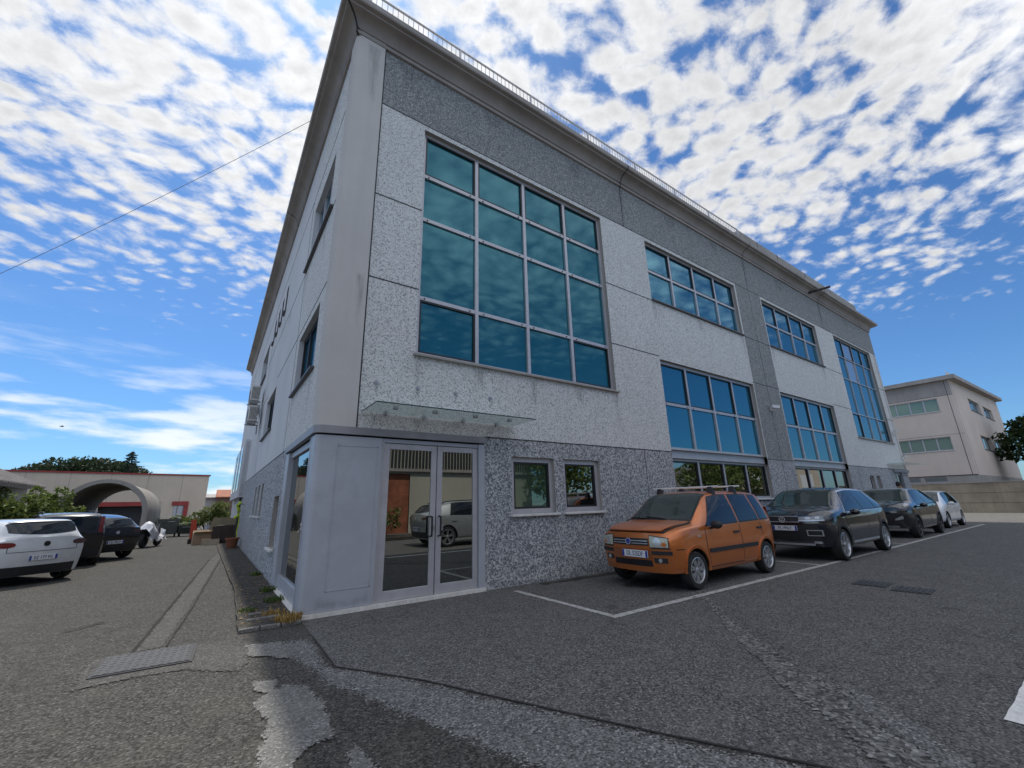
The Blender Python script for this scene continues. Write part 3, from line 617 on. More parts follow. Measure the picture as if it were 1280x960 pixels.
# bay on the left wall with the recess and door below
y0, y1 = 15.9, 25
m = MB(); m.box((XL-.22, y0, 1.95), (XL+.02, y1, 4.5)); m.build('bay', 'white_plaster', B)
for k in range(3):
    m = MB(); a = y0+.8+k*2.9; m.box((XL-.24, a, 2.3), (XL-.225, a+1.5, 4.3)); m.build('bay_window', 'dark_glass', B)
m = MB(); m.box((XL-.17, y0-.01, 2.0), (XL-.05, y0-.004, 4.4)); m.build('bay_glazing', 'metal_frame', B)
m = MB(); m.box((XL-.02, 17, 0), (XL-.006, 18.2, 1.9)); m.build('side_door', 'trim_dark', B)
m = MB(); m.tube([(XL-.08, 16.2, .05), (XL-.08, 16.2, 1.95)], .05, 10); m.build('downpipe', 'black_plastic', B)
# roof edge pipe
o = MB().tube([(20.0, .0, 10.55), (20.35, -.85, 10.62)], .055, 10).build('spout_pipe', 'black_plastic', B)

# ---------------------------------------------------------------- roof railing
rl = thing('roof_railing', (0, .04, 10.92), 'thin grey metal railing along the roof edge of the office block', 'railing')
xs = [-.36+k*2.09 for k in range(8)]
for x in xs:
    MB().box((x-.02, -.02, 0), (x+.02, .02, .86)).build('post', 'steel', rl)
MB().box((xs[0], -.018, .845), (xs[-1], .018, .875)).box((xs[0], -.012, .08), (xs[-1], .012, .10)).build('rail', 'steel', rl)
for k in range(7):
    b = MB(); n = 18
    for i in range(1, n): x = xs[k]+2.09*i/n; b.box((x-.006, -.006, .1), (x+.006, .006, .845))
    b.build('baluster_panel', 'steel', rl)

# ---------------------------------------------------------------- things fixed to the building
def ac_unit(loc, label):
    t = thing('air_conditioner', loc, label, 'air conditioner', 0, 'air conditioners on the left wall')
    MB().box((-.40, -.45, .02), (-.10, .45, .62)).build('casing', plain('ac_casing', (.50, .49, .46), .5, 0, .1, 4, dirt=(.2, .18, .15, .4)), t, bevel=.02)
    f = MB(); f.disc((-.405, .12, .32), (1, 0, 0), .24, .02, 24); f.build('fan_grille', 'louver', t)
    g = MB()
    for k in range(7): g.box((-.36+k*.04, -.456, .1), (-.345+k*.04, -.448, .55))
    g.build('side_vent', 'louver', t)
    b = MB(); b.box((-.45, -.36, -.03), (0, -.31, .02)); b.box((-.45, .31, -.03), (0, .36, .02)); b.box((-.05, -.36, -.35), (0, -.31, -.03)); b.box((-.05, .31, -.35), (0, .36, -.03)); b.build('bracket', 'steel', t)
    MB().tube([(-.12, -.46, .2), (-.03, -.5, .1), (-.02, -.5, -.9)], .02, 6).build('hose', 'white_paint', t)
ac_unit((XL-.05, 11.9, 4.55), 'white air conditioner box on the left wall, lower of the two stacked'); ac_unit((XL-.05, 12.3, 5.42), 'white air conditioner box on the left wall, upper of the two stacked')
def cctv(loc, rz, label):
    t = thing('security_camera', loc, label, 'camera', rz, 'security cameras on the facade')
    MB().box((-.05, -.06, -.05), (.05, .0, .05)).tube([(0, -.03, 0), (0, -.14, .03)], .018, 8).build('bracket', 'white_paint', t)
    MB().box((-.16, -.21, .02), (.20, -.11, .11)).build('housing', 'white_paint', t, bevel=.015)
    MB().box((-.18, -.22, .113), (.25, -.10, .125)).build('sun_shield', 'white_paint', t)
    MB().disc((.203, -.16, .065), (1, 0, 0), .035, .01, 14).build('lens', 'black', t)
cctv((14.0, 0, 4.33), R(-12), 'white security camera on the grey pier above the orange car'); cctv((27.5, 0, 4.5), R(10), 'upper white security camera beside the far tall window'); cctv((27.9, 0, 3.2), R(20), 'lower white security camera above the far glass canopy')
# overhead cable to the cornice
a_, b_ = Vector((-.9, 2.9, 10.72)), Vector((-9.2, 9.7, 5.35)); pts = []
for k in range(21):
    t = k/20; p_ = a_.lerp(b_, t); p_.z -= .5*4*t*(1-t)*.35; pts.append(p_)
tag(MB().tube(pts, .006, 6).build('overhead_cable', 'trim_dark'), 'thin black cable hanging across the sky from the roof corner', 'cable')
# ---------------------------------------------------------------- cars
def paint(name, col, rough=.28, metal=.0, coat=.6, flake=0):
    m, nt, bs = new_mat(name); p = objc(nt)
    n = nt.noise(p, 5, 5, .6); d = nt.noise(p, 16, 5, .65)
    c = nt.mix(nt.mr(n, .3, .7, 0, 1), [v*.93 for v in col], [v*1.06 for v in col])
    # road dust towards the sills
    s = nt.node('ShaderNodeSeparateXYZ', {0: p}).outputs[2]
    k = nt.m('MULTIPLY', nt.mr(s, .15, .7, .22 if sum(col) > .2 else .05, .0), nt.mr(d, .35, .7, .5, 1))
    c = nt.mix(k, c, (.16, .15, .13))
    P(bs, nt, col=c, rough=rough, metal=metal, coat=coat, coatr=.06, spec=.5)
    return m
M['tyre'] = plain('tyre_rubber', (.017, .017, .017), .85, 0, .25, 12)
M['alloy'] = plain('silver_alloy', (.52, .53, .55), .35, .75, .1, 8, dirt=(.12, .11, .1, .5))
M['alloy_dark'] = plain('dark_alloy', (.06, .06, .065), .35, .6, .1, 8)
M['under'] = plain('underbody_black', (.010, .010, .011), .9)
M['chrome'] = plain('chrome_trim', (.70, .71, .73), .32, .75, .05, 5)
M['badge'] = plain('badge_silver', (.72, .73, .75), .4, .3, .05, 5)
M['plate'] = plain('plate_white', (.70, .71, .74), .4, 0, .04, 9)
M['plate_blue'] = plain('plate_blue_band', (.02, .045, .28), .4)
M['plate_dark'] = plain('plate_lettering', (.015, .015, .03), .5)
def car_glass(name, base, rough=.02, spec=.42):
    m, nt, bs = new_mat(name); P(bs, nt, col=base, rough=rough, spec=spec, coat=.12, coatr=.01); return m
M['car_glass'] = car_glass('car_side_glass', (.010, .014, .020))
M['car_screen'] = car_glass('car_windscreen', (.036, .050, .048))
M['car_blue'] = car_glass('car_tinted_glass', (.012, .022, .034))
def lamp_mat(name, col, rough=.12):
    m, nt, bs = new_mat(name); p = objc(nt)
    w = nt.node('ShaderNodeTexWave', {'Vector': p, 'Scale': 11, 'Distortion': 1.5, 'Detail': 2}).outputs['Fac']
    c = nt.mix(nt.m('MULTIPLY', w, nt.noise(p, 9, 2)), [v*.72 for v in col], col); P(bs, nt, col=c, rough=rough, spec=.6, coat=.8, coatr=.03); return m
M['lamp'] = lamp_mat('headlight_lens', (.44, .46, .46)); M['lamp_old'] = lamp_mat('hazy_headlight_lens', (.60, .62, .50), .3)
M['tail'] = lamp_mat('tail_light_lens', (.22, .012, .015)); M['tail_dark'] = lamp_mat('smoked_tail_light', (.10, .03, .02)); M['amber'] = lamp_mat('indicator_lens', (.7, .2, .05))
def interp(xs, ys, x):
    if x <= xs[0]: return ys[0]
    if x >= xs[-1]: return ys[-1]
    i = max(k for k in range(len(xs)-1) if xs[k] <= x); h = xs[i+1]-xs[i]; t = (x-xs[i])/h
    def sl(k):
        if k <= 0 or k >= len(xs)-1: return (ys[min(k+1, len(xs)-1)]-ys[max(k-1, 0)])/(xs[min(k+1, len(xs)-1)]-xs[max(k-1, 0)])
        a, b = (ys[k]-ys[k-1])/(xs[k]-xs[k-1]), (ys[k+1]-ys[k])/(xs[k+1]-xs[k])
        return 0 if a*b <= 0 else 2*a*b/(a+b)
    m0, m1 = sl(i)*h, sl(i+1)*h
    return (2*t**3-3*t*t+1)*ys[i]+(t**3-2*t*t+t)*m0+(-2*t**3+3*t*t)*ys[i+1]+(t**3-t*t)*m1
def cr(P, n):
    """Catmull-Rom through P, n samples per span"""
    out = []; Q = [2*np.array(P[0])-np.array(P[1])]+[np.array(p) for p in P]+[2*np.array(P[-1])-np.array(P[-2])]
    for i in range(1, len(Q)-2):
        for k in range(n):
            t = k/n; a, b, c, d = Q[i-1:i+3]
            out.append(.5*((2*b)+(c-a)*t+(2*a-5*b+4*c-d)*t*t+(3*b-a-3*c+d)*t**3))
    return out+[Q[-2]]
class Car:
    """body lofted from cross sections; x forward, y to the left, z up, origin on the ground midway between the axles"""
    def __init__(s, **k): s.__dict__.update(k); s.cache = {}
    def z0(s, x):
        z = s.sill
        for xw in (s.wb/2, -s.wb/2):
            if abs(x-xw) < s.ra: z = max(z, s.rw+math.sqrt(s.ra**2-(x-xw)**2))
        # bumpers end a little higher
        if x > s.xf-.35: z = max(z, s.sill+.03)
        return z
    def sec(s, x):
        key = round(x, 4)
        if key in s.cache: return s.cache[key]
        g = lambda n: interp(s.kx, getattr(s, n), x)
        w, zs, zt, wr, ws = g('w'), g('zs'), g('zt'), g('wr'), g('ws'); z0 = s.z0(x); zm = max(s.zm, z0+.05)
        if zm > zs-.06: zm = (z0+zs)/2
        low = cr([(w*.94 if z0 < s.sill+.06 else w*.995, z0), (w*.985 if z0 < s.sill+.06 else w, z0+min(.09, (zm-z0)*.4)), (w, zm), (w*.985, zm+(zs-zm)*.62), (ws, zs)], 4)
        zr = zt-min(s.crown*1.6, max(.012, (zt-zs)*.5))
        n = 6; mid = [np.array((ws+(wr-ws)*k/n+math.sin(math.pi*k/n)*.012, zs+(zr-zs)*k/n)) for k in range(1, n)]
        top = cr([(wr, zr), (wr*.82, zr+(zt-zr)*.60), (wr*.45, zr+(zt-zr)*.92), (0, zt)], 4)
        r = [list(low), list([low[-1]]+mid+[top[0]]), list(top)]
        s.cache[key] = r; return r
    def bow(s, x, y, z):
        """plan curvature and rake of nose and tail"""
        r = 0; W = max(s.w)
        if x > s.xf-s.lf:
            f = (x-(s.xf-s.lf))/s.lf; f = f*f*(3-2*f); r -= f*(s.kf*(abs(y)/W)**2.4+s.rf*max(0, (z-s.zf)/.5)**1.6+s.rf2*max(0, (s.zf-z)/.4)**1.5)
        if x < s.xr+s.lr:
            f = ((s.xr+s.lr)-x)/s.lr; f = f*f*(3-2*f); r += f*(s.kr*(abs(y)/W)**2.4+s.rr*max(0, (z-s.zr_)/.6)**1.3+s.rr2*max(0, (s.zr_-z)/.4)**1.5)
        return x+r
    def S(s, x, t):
        """t 0..1 sill to shoulder, 1..2 shoulder to roof edge, 2..3 roof edge to middle"""
        seg = s.sec(x)[min(2, int(t))]; u = (t-min(2, int(t)))*(len(seg)-1); i = min(len(seg)-2, int(u)); f = u-i
        y, z = seg[i]*(1-f)+seg[i+1]*f
        return Vector((s.bow(x, y, z), y, z))
    def side(s, x, z):
        """point of the flank at height z"""
        a, b = 0.0, 2.0
        for _ in range(22):
            m = (a+b)/2
            if s.S(x, m).z < z: a = m
            else: b = m
        return s.S(x, (a+b)/2)
    def front(s, y, z, off=0, end=1):
        x = s.xf if end > 0 else s.xr
        return Vector((s.bow(x, y, z)+off*end, y, z))
    def body(s, mats, parent):
        xs = set(np.linspace(s.xr, s.xf, 56))
        for xw in (s.wb/2, -s.wb/2):
            for k in range(-8, 9): xs.add(xw+s.ra*math.sin(k/8*math.pi/2)*.9995)
            xs |= {xw-s.ra-.002, xw+s.ra+.002}
        xs |= {s.xf-.36, s.xf-.349}
        xs = sorted(xs); keep = [xs[0]]
        for x in xs[1:]:
            jump = any(abs(abs(x-xw)-c.ra) < .0035 if False else abs(abs(x-xw)-s.ra) < .0035 for xw in (s.wb/2, -s.wb/2))
            if x-keep[-1] > .012 or (jump and x-keep[-1] > .001): keep.append(x)
        if keep[-1] < s.xf-1e-6: keep[-1] = s.xf
        xs = keep; ts = [k/16 for k in range(16)]+[1+k/6 for k in range(6)]+[2+k/12 for k in range(13)]
        b = MB()
        for sg in (1, -1):
            b.grid([[(lambda p: (p.x, p.y*sg, p.z))(s.S(x, t)) for t in ts] for x in xs], 0, True)
            b.grid([[(lambda p: (p.x, p.y*sg*k, p.z))(s.S(x, 0)) for k in (1, .9, 0)] for x in xs], 1, False)
        for x in (s.xf, s.xr):
            rows = []
            for t in ts:
                p = s.S(x, t); rows.append([(s.bow(x, p.y*k, p.z), p.y*k, p.z) for k in np.linspace(-1, 1, 15)])
            b.grid(rows, 0, True)
        # merge the seams so the shading runs on
        me = b.build('body', mats, parent, recalc=False, angle=50)
        bm = bmesh.new(); bm.from_mesh(me.data); bmesh.ops.remove_doubles(bm, verts=bm.verts, dist=.0008); bmesh.ops.recalc_face_normals(bm, faces=bm.faces); bm.to_mesh(me.data); bm.free()
        try: me.data.set_sharp_from_angle(angle=R(42))
        except Exception: pass
        return me
    def patch(s, fn, nu, nv, off=.004):
        """sheet over the body: fn(u, v) gives surface points; its rim drops back to the body"""
        G = [[fn(i/nu, j/nv) for j in range(nv+1)] for i in range(nu+1)]; N = [[None]*(nv+1) for _ in range(nu+1)]
        for i in range(nu+1):
            for j in range(nv+1):
                a = G[min(i+1, nu)][j]-G[max(i-1, 0)][j]; c = G[i][min(j+1, nv)]-G[i][max(j-1, 0)]; n = a.cross(c)
                n = n.normalized() if n.length > 1e-9 else Vector((0, 0, 1))
                ctr = Vector((G[i][j].x*.4, 0, .45)); N[i][j] = n if n.dot(G[i][j]-ctr) > 0 else -n
        rows = []
        full = [[G[i][j]+N[i][j]*off for j in range(nv+1)] for i in range(nu+1)]
        b = MB(); b.grid(full, 0, True)
        rim = [(i, 0) for i in range(nu+1)]+[(nu, j) for j in range(1, nv+1)]+[(i, nv) for i in range(nu-1, -1, -1)]+[(0, j) for j in range(nv-1, 0, -1)]
        o = [full[i][j] for i, j in rim]; q = [G[i][j]-N[i][j]*.012 for i, j in rim]
        b.grid([o+[o[0]], q+[q[0]]], 0, False)
        return b
    def join(s, a, b):
        o = len(a.v); a.v += b.v; a.f += [tuple(i+o for i in f) for f in b.f]; a.mi += b.mi; a.sm += b.sm; return a
    def both(s, make):
        """the patch on the left and its mirror on the right"""
        return [make(1), make(-1)]
    def flank(s, quad, sg, nu=8, nv=4, off=.004):
        """quad: four (x, z) corners bl, br, tr, tl on the flank"""
        (a, b, c, d) = quad
        def fn(u, v):
            x = (a[0]*(1-u)+b[0]*u)*(1-v)+(d[0]*(1-u)+c[0]*u)*v; z = (a[1]*(1-u)+b[1]*u)*(1-v)+(d[1]*(1-u)+c[1]*u)*v
            p = s.side(x, z); return Vector((p.x, p.y*sg, p.z))
        return s.patch(fn, nu, nv, off)
    def glassq(s, xb0, xb1, xt0, xt1, sg, t0=1.06, t1=1.92, off=.004, nu=8):
        def fn(u, v):
            t = t0+(t1-t0)*v; x = (xb0*(1-u)+xb1*u)*(1-v)+(xt0*(1-u)+xt1*u)*v
            p = s.S(x, t); return Vector((p.x, p.y*sg, p.z))
        return s.patch(fn, nu, 6, off)
    def screen(s, x0, x1, curve0=.0, curve1=.0, tw=2.10, off=.004):
        """windscreen or rear window across the car from base x0 to header x1"""
        def fn(u, v):
            k = abs(2*u-1); t = 3-(3-tw)*k; x = x0+(x1-x0)*v
            x += (curve0*(1-v)+curve1*v)*(k**2)*(1 if x0 < x1 else 1)
            p = s.S(x, t); return Vector((p.x, p.y*(1 if u > .5 else -1) if k > 1e-6 else 0, p.z))
        return s.patch(fn, 20, 8, off)
    def face(s, y0, y1, z0, z1, end=1, off=.004, nu=8, nv=4, top=None, zt1=None):
        """panel on the nose (end 1) or tail (-1); zt1 lets the far edge stand at another height"""
        def fn(u, v):
            y = y0+(y1-y0)*u; a = z0[0]+(z0[1]-z0[0])*u if hasattr(z0, '__len__') else z0; b = z1[0]+(z1[1]-z1[0])*u if hasattr(z1, '__len__') else z1
            return s.front(y, a+(b-a)*v, 0, end)
        return s.patch(fn, nu, nv, off)
    def oval(s, yc, zc, ry, rz, end=1, off=.006, p=2.6):
        """rounded lamp on the nose or tail"""
        def fn(u, v):
            a = 2*math.pi*u; k = (abs(math.cos(a))**p+abs(math.sin(a))**p)**(-1/p); r = .02+.98*v
            return s.front(yc+ry*math.cos(a)*k*r, zc+rz*math.sin(a)*k*r, 0, end)
        return s.patch(fn, 28, 3, off)
    def wheel(s, x, sg, parent, rim='alloy', spokes=5, twin=True, hub=.05):
        o = thing('wheel', (x, sg*(max(s.w)-.012-s.tw/2), s.rw), None, None); o.parent = parent
        r, w = s.rw, s.tw; ri = s.rim_r; y1 = sg*w/2
        t = MB(); t.lathe([(ri, -w/2+.01), (ri+.01, -w/2), (r*.93, -w/2), (r*.985, -w/2+.03), (r, -w/2+.05), (r, w/2-.05), (r*.985, w/2-.03), (r*.93, w/2), (ri+.01, w/2), (ri, w/2-.01)], (0, 0, 0), 'y', 36); t.build('tyre', 'tyre', o)
        b = MB(); b.lathe([(ri+.004, y1-sg*.006), (ri-.012, y1-sg*.002), (ri-.022, y1-sg*.02), (ri-.03, y1-sg*.09)], (0, 0, 0), 'y', 36)
        b.lathe([(ri-.03, y1-sg*.075), (.02, y1-sg*.075)], (0, 0, 0), 'y', 24, 1)
        for k in range(spokes):
            a = 2*math.pi*k/spokes+.3
            for da in ((-.13, .13) if twin else (0,)):
                hw = .016 if twin else .032
                p0 = np.array((math.cos(a+da*.6), math.sin(a+da*.6)))*hub*.8; p1 = np.array((math.cos(a+da*1.2), math.sin(a+da*1.2)))*(ri-.012)
                n_ = np.array((-math.sin(a), math.cos(a)))*hw
                vs = []
                for yy in (y1-sg*.012, y1-sg*.05):
                    for p_, f_ in ((p0, 1.1), (p1, .85)):
                        for q_ in (1, -1): vs.append((p_[0]+n_[0]*f_*q_, yy if p_ is not p0 else yy-sg*.006, p_[1]+n_[1]*f_*q_))
                b.add(vs, [(0, 1, 3, 2), (4, 6, 7, 5), (0, 2, 6, 4), (1, 5, 7, 3), (2, 3, 7, 6), (0, 4, 5, 1)])
        b.lathe([(0.001, y1-sg*.008), (hub*.7, y1-sg*.01), (hub, y1-sg*.02), (hub, y1-sg*.06)], (0, 0, 0), 'y', 20)
        b.build('rim', [rim, 'under'], o); return o
    def mirror(s, x, z, sg, mat, parent):
        p = s.side(x, z); b = MB()
        c = Vector((p.x+.02, (p.y+.13)*sg, z+.04)); P_ = []
        for i in range(7):
            a = math.pi*i/6
            P_.append([(c.x+math.cos(a)*.055-.0, c.y+math.sin(a)*.105*math.cos(q), c.z+math.sin(a)*.07*math.sin(q)) for q in np.linspace(0, 2*math.pi, 12, endpoint=False)])
        b.grid(P_, 0, True, True); b.tube([(p.x, p.y*sg*.98, z-.02), (c.x, c.y-.05*sg, c.z-.04)], .022, 8)
        b.build('mirror', mat, parent)
    def plate(s, parent, text, end, y, z, w=.52, h=.11, off=.012, rz=0, back='plate', letter='plate_dark'):
        o = MB().box((-.006, -w/2, -h/2), (.004, w/2, h/2)).build('license_plate', back, parent, bevel=.004)
        p = s.front(y, z, off, end); o.location = p; o.rotation_euler = (0, 0, 0 if end > 0 else math.pi)
        MB().box((.004, -w/2+.004, -h/2+.004), (.0055, -w/2+.045, h/2-.004)).box((.004, w/2-.045, -h/2+.004), (.0055, w/2-.004, h/2-.004)).build('blue_band', 'plate_blue', o)
        cu = bpy.data.curves.new('plate_text', 'FONT'); cu.body = text; cu.size = h*.92; cu.align_x = 'CENTER'; cu.align_y = 'CENTER'; cu.extrude = .0008
        tmp = bpy.data.objects.new('plate_text', cu); COL.objects.link(tmp); bpy.context.view_layer.update()
        me = bpy.data.meshes.new_from_object(tmp.evaluated_get(bpy.context.evaluated_depsgraph_get())); bpy.data.objects.remove(tmp); me.materials.clear(); me.materials.append(M[letter])
        t = bpy.data.objects.new('plate_text', me); COL.objects.link(t); t.parent = o
        t.location = (.006, 0, 0); t.rotation_euler = (R(90), 0, R(90)); t.scale = (.78, 1, 1)
    def roundel(s, parent, end, y, z, r, kind='vw', off=.012, mat='badge', ground='black'):
        p = s.front(y, z, off, end)
        b = MB(); b.disc((0, 0, 0), (1, 0, 0), r, .012, 24, 1)
        if kind == 'vw':
            b.lathe([(r*.88, .006), (r*.88, .012), (r, .012), (r, .004)], (0, 0, 0), 'z', 28); n0 = len(b.v)-4*28
            for i in range(n0, len(b.v)): x_, y_, z_ = b.v[i]; b.v[i] = (z_, x_, y_)
            def st(a, c):
                a = np.array(a)*r*.86; c = np.array(c)*r*.86; d = c-a; n = np.array((-d[1], d[0]))/np.linalg.norm(d)*r*.085
                b.add([(.006, *(a+n)), (.006, *(a-n)), (.006, *(c-n)), (.006, *(c+n)), (.011, *(a+n)), (.011, *(a-n)), (.011, *(c-n)), (.011, *(c+n))], [(4, 5, 6, 7), (0, 4, 7, 3), (1, 2, 6, 5), (0, 1, 5, 4), (3, 7, 6, 2)])
            for k in (1, -1):
                st((.42*k, .9), (0, .08)); st((.95*k, .30), (.42*k, -.88)); st((.42*k, -.88), (0, -.06))
        elif kind == 'ring':
            b.lathe([(r*.80, .006), (r*.80, .012), (r, .012), (r, .004)], (0, 0, 0), 'z', 28); n0 = len(b.v)-4*28
            for i in range(n0, len(b.v)): x_, y_, z_ = b.v[i]; b.v[i] = (z_, x_, y_)
        o = b.build('badge', [mat, ground], parent); o.location = p; o.rotation_euler = (0, 0, 0 if end > 0 else math.pi); return o
    def arch_trim(s, xw, sg, wd, parent, mat='black_plastic', off=.012):
        def fn(u, v):
            a = math.pi*(1.06-1.12*u); rr = s.ra-.012+wd*v; x = xw+rr*math.cos(a); z = max(s.rw+rr*math.sin(a), s.sill+.02)
            p = s.side(x, max(z, s.z0(x)+.002)); return Vector((p.x, p.y*sg, z))
        s.patch(fn, 22, 2, off).build('arch_trim', mat, parent)
    def lines(s, segs, sg, w=.013, off=.002):
        """panel gaps on the flank"""
        out = None
        for (a, b) in segs:
            dx, dz = b[0]-a[0], b[1]-a[1]; L = math.hypot(dx, dz); nx, nz = -dz/L*w/2, dx/L*w/2
            q = s.flank([(a[0]-nx, a[1]-nz), (b[0]-nx, b[1]-nz), (b[0]+nx, b[1]+nz), (a[0]+nx, a[1]+nz)], sg, 6, 1, off)
            out = q if out is None else s.join(out, q)
        return out
def common(t, c, pm, windows, handles, seams, rim='alloy', spokes=5, twin=True, mir=None, mirmat='black_plastic', glass='car_glass', handlemat=None, trim=None):
    c.body([pm, 'under'], t)
    for sg in (1, -1):
        for wd in windows:
            c.glassq(wd[0]+.025, wd[1]-.025, wd[2]+.02, wd[3]-.02, sg, 1.015, 1.965, .002).build('window_seal', 'black', t)
            c.glassq(*wd, sg).build('side_window', glass, t)
        # dark surround of the windows
        for (x, z) in handles:
            h = c.flank([(x-.09, z-.018), (x+.09, z-.018), (x+.09, z+.018), (x-.09, z+.018)], sg, 6, 3, .022); h.build('door_handle', handlemat or pm, t)
        g = c.lines(seams, sg)
        if g: g.build('panel_gap', 'black', t)
        if mir: c.mirror(mir[0], mir[1], sg, mirmat, t)
        if trim: trim(sg)
        for xw in (c.wb/2, -c.wb/2): c.wheel(xw, sg, t, rim, spokes, twin)
PANDA = dict(xr=-1.795, xf=1.875, wb=2.39, sill=.24, ra=.345, rw=.285, rim_r=.195, tw=.175, zm=.60, crown=.035, lf=.5, kf=.20, rf=.10, zf=.72, rf2=.05, lr=.4, kr=.12, rr=.10, zr_=.85, rr2=.05,
    kx=[-1.795, -1.7, -1.2, -.6, 0, .38, .75, 1.10, 1.45, 1.72, 1.875], zt=[1.36, 1.445, 1.525, 1.54, 1.535, 1.495, 1.26, 1.04, .985, .93, .87],
    zs=[.95, .96, .955, .945, .935, .93, .925, .93, .905, .865, .80], ws=[.70, .73, .765, .77, .77, .77, .77, .76, .735, .70, .65],
    w=[.72, .755, .79, .795, .795, .795, .795, .79, .78, .755, .70], wr=[.56, .575, .59, .60, .60, .59, .63, .675, .65, .61, .57])
M['orange'] = paint('orange_metallic_paint', (.56, .160, .034), .30, .45)
M['black_paint'] = paint('black_metallic_paint', (.008, .009, .014), .16, .1, 1)
M['navy_paint'] = paint('dark_blue_black_paint', (.012, .014, .024), .16, .15, 1)
M['grey_black'] = paint('anthracite_paint', (.020, .022, .026), .18, .2, 1)
M['white_car'] = paint('white_car_paint', (.70, .71, .72), .25, 0, .8)
M['silver_car'] = paint('silver_car_paint', (.42, .44, .45), .30, .5, .7)
def panda():
    t = thing('hatchback_car', (6.09, -1.50, .004), 'orange hatchback with roof bars and bonnet ajar parked beside the office wall', 'car', math.pi+R(.8))
    c = Car(**PANDA)
    common(t, c, 'orange', [(.80, -.26, .36, -.22), (-.36, -1.08, -.32, -.98), (-1.16, -1.56, -1.08, -1.36)], [(-.14, .80), (-1.02, .83)],
           [((-.30, .33), (-.31, .93)), ((.80, .34), (.86, .62)), ((.86, .62), (.84, .90)), ((-1.1, .93), (-1.12, .70)), ((-.30, .30), (.80, .30))], 'alloy', 7, True, (.66, .92), handlemat='black_plastic')
    c.screen(1.10, .375, -.10, -.05, 2.07, .002).build('screen_seal', 'black', t); c.screen(1.07, .41, -.10, -.05, 2.14).build('windscreen', 'car_screen', t)
    for sg in (1, -1):
        c.lines([((1.52, .62), (1.80, .62))], sg).build('panel_gap', 'black', t); c.face(.40*sg, .69*sg, .628, .638, 1, .005, 8, 1).build('panel_gap', 'black', t)
    # pale seats seen through the screen
    for sg in (1, -1):
        c.flank([(-.85, .52), (.80, .52), (.80, .585), (-.85, .585)], sg, 14, 3, .014).build('side_moulding', 'black_plastic', t)
        c.face(.385*sg, .66*sg, .655, (.825, .79), 1, .008, 8, 6).build('headlight', 'lamp_old', t)
        c.face(.375*sg, .672*sg, (.640, .642), (.838, .80), 1, .004, 8, 4).build('lamp_surround', 'black', t)
        c.oval(.50*sg, .735, .062, .062, 1, .013, 2).build('reflector', 'chrome', t); c.oval(.60*sg, .70, .035, .03, 1, .013, 2).build('indicator', 'amber', t)
        for xw in (c.wb/2, -c.wb/2): c.arch_trim(xw, sg, .045, t, 'orange')
        c.face(.40*sg, .705*sg, .545, .60, 1, .016, 8, 3).build('bumper_strip', 'black_plastic', t)
        f = c.face(.42*sg, .62*sg, .42, .495, 1, .006, 6, 3); f.build('fog_recess', 'black_plastic', t)
        p = c.front(.52*sg, .458, .012); MB().disc((0, 0, 0), (1, 0, 0), .032, .01, 16).build('fog_lamp', 'lamp', t, loc=p)
        c.flank([(1.02, .78), (1.09, .78), (1.09, .81), (1.02, .81)], sg, 3, 2, .008).build('side_repeater', 'lamp', t)
        c.face(.50*sg, .68*sg, .86, 1.2, -1, .006).build('tail_light', 'tail', t)
    c.face(-.36, .36, .675, .785, 1, .006, 16, 4).build('grille', 'black_plastic', t)
    b = c.face(-.35, .35, .70, .712, 1, .012, 16, 1); c.join(b, c.face(-.35, .35, .74, .752, 1, .012, 16, 1)); b.build('grille_bar', 'chrome', t)
    c.roundel(t, 1, 0, .735, .052, 'ring', .022, 'chrome', plain('badge_blue', (.03, .06, .30), .3))
    c.face(-.38, .38, .36, .455, 1, .006, 14, 3).build('air_intake', 'black', t)
    c.face(-.40, .40, .475, .625, 1, .004, 14, 3).build('plate_recess', paint('orange_recess_shade', (.28, .075, .015)), t)  # patch on the bumper, the recess's shade put into a darker orange
    c.plate(t, 'DL 525DF', 1, .09, .545)
    # bonnet sitting proud of its gap
    def bon(tw, x0, x1, off, name, mat):
        def fn(u, v):
            k = abs(2*u-1); tt = 3-(3-tw)*k; x = x0+(x1-x0)*v-.05*k*k; p = c.S(x, tt); return Vector((p.x, p.y*(1 if u > .5 else -1) if k > 1e-6 else 0, p.z+off*v))
        c.patch(fn, 18, 8, .006).build(name, mat, t)
    bon(2.02, 1.10, 1.868, .004, 'bonnet_gap', 'black'); bon(2.14, 1.10, 1.872, .034, 'bonnet', 'orange')
    for sg, y in ((1, .28), (-1, -.28)):
        pts = [c.S(1.10, 2.75), None, None]; a = c.S(1.09, 2.6 if sg > 0 else 2.75); q = c.S(1.03, 2.95 if sg > 0 else 2.4)
        MB().tube([(a.x+.0, a.y*sg*.6, a.z+.018), (q.x-.0, (a.y*.6-.48*sg)*sg if 0 else a.y*sg*.6-.45, q.z+.026)], .011, 6).build('wiper', 'black', t)
    c.screen(1.13, 1.06, -.10, -.10, 2.08, .008).build('cowl', 'black_plastic', t)
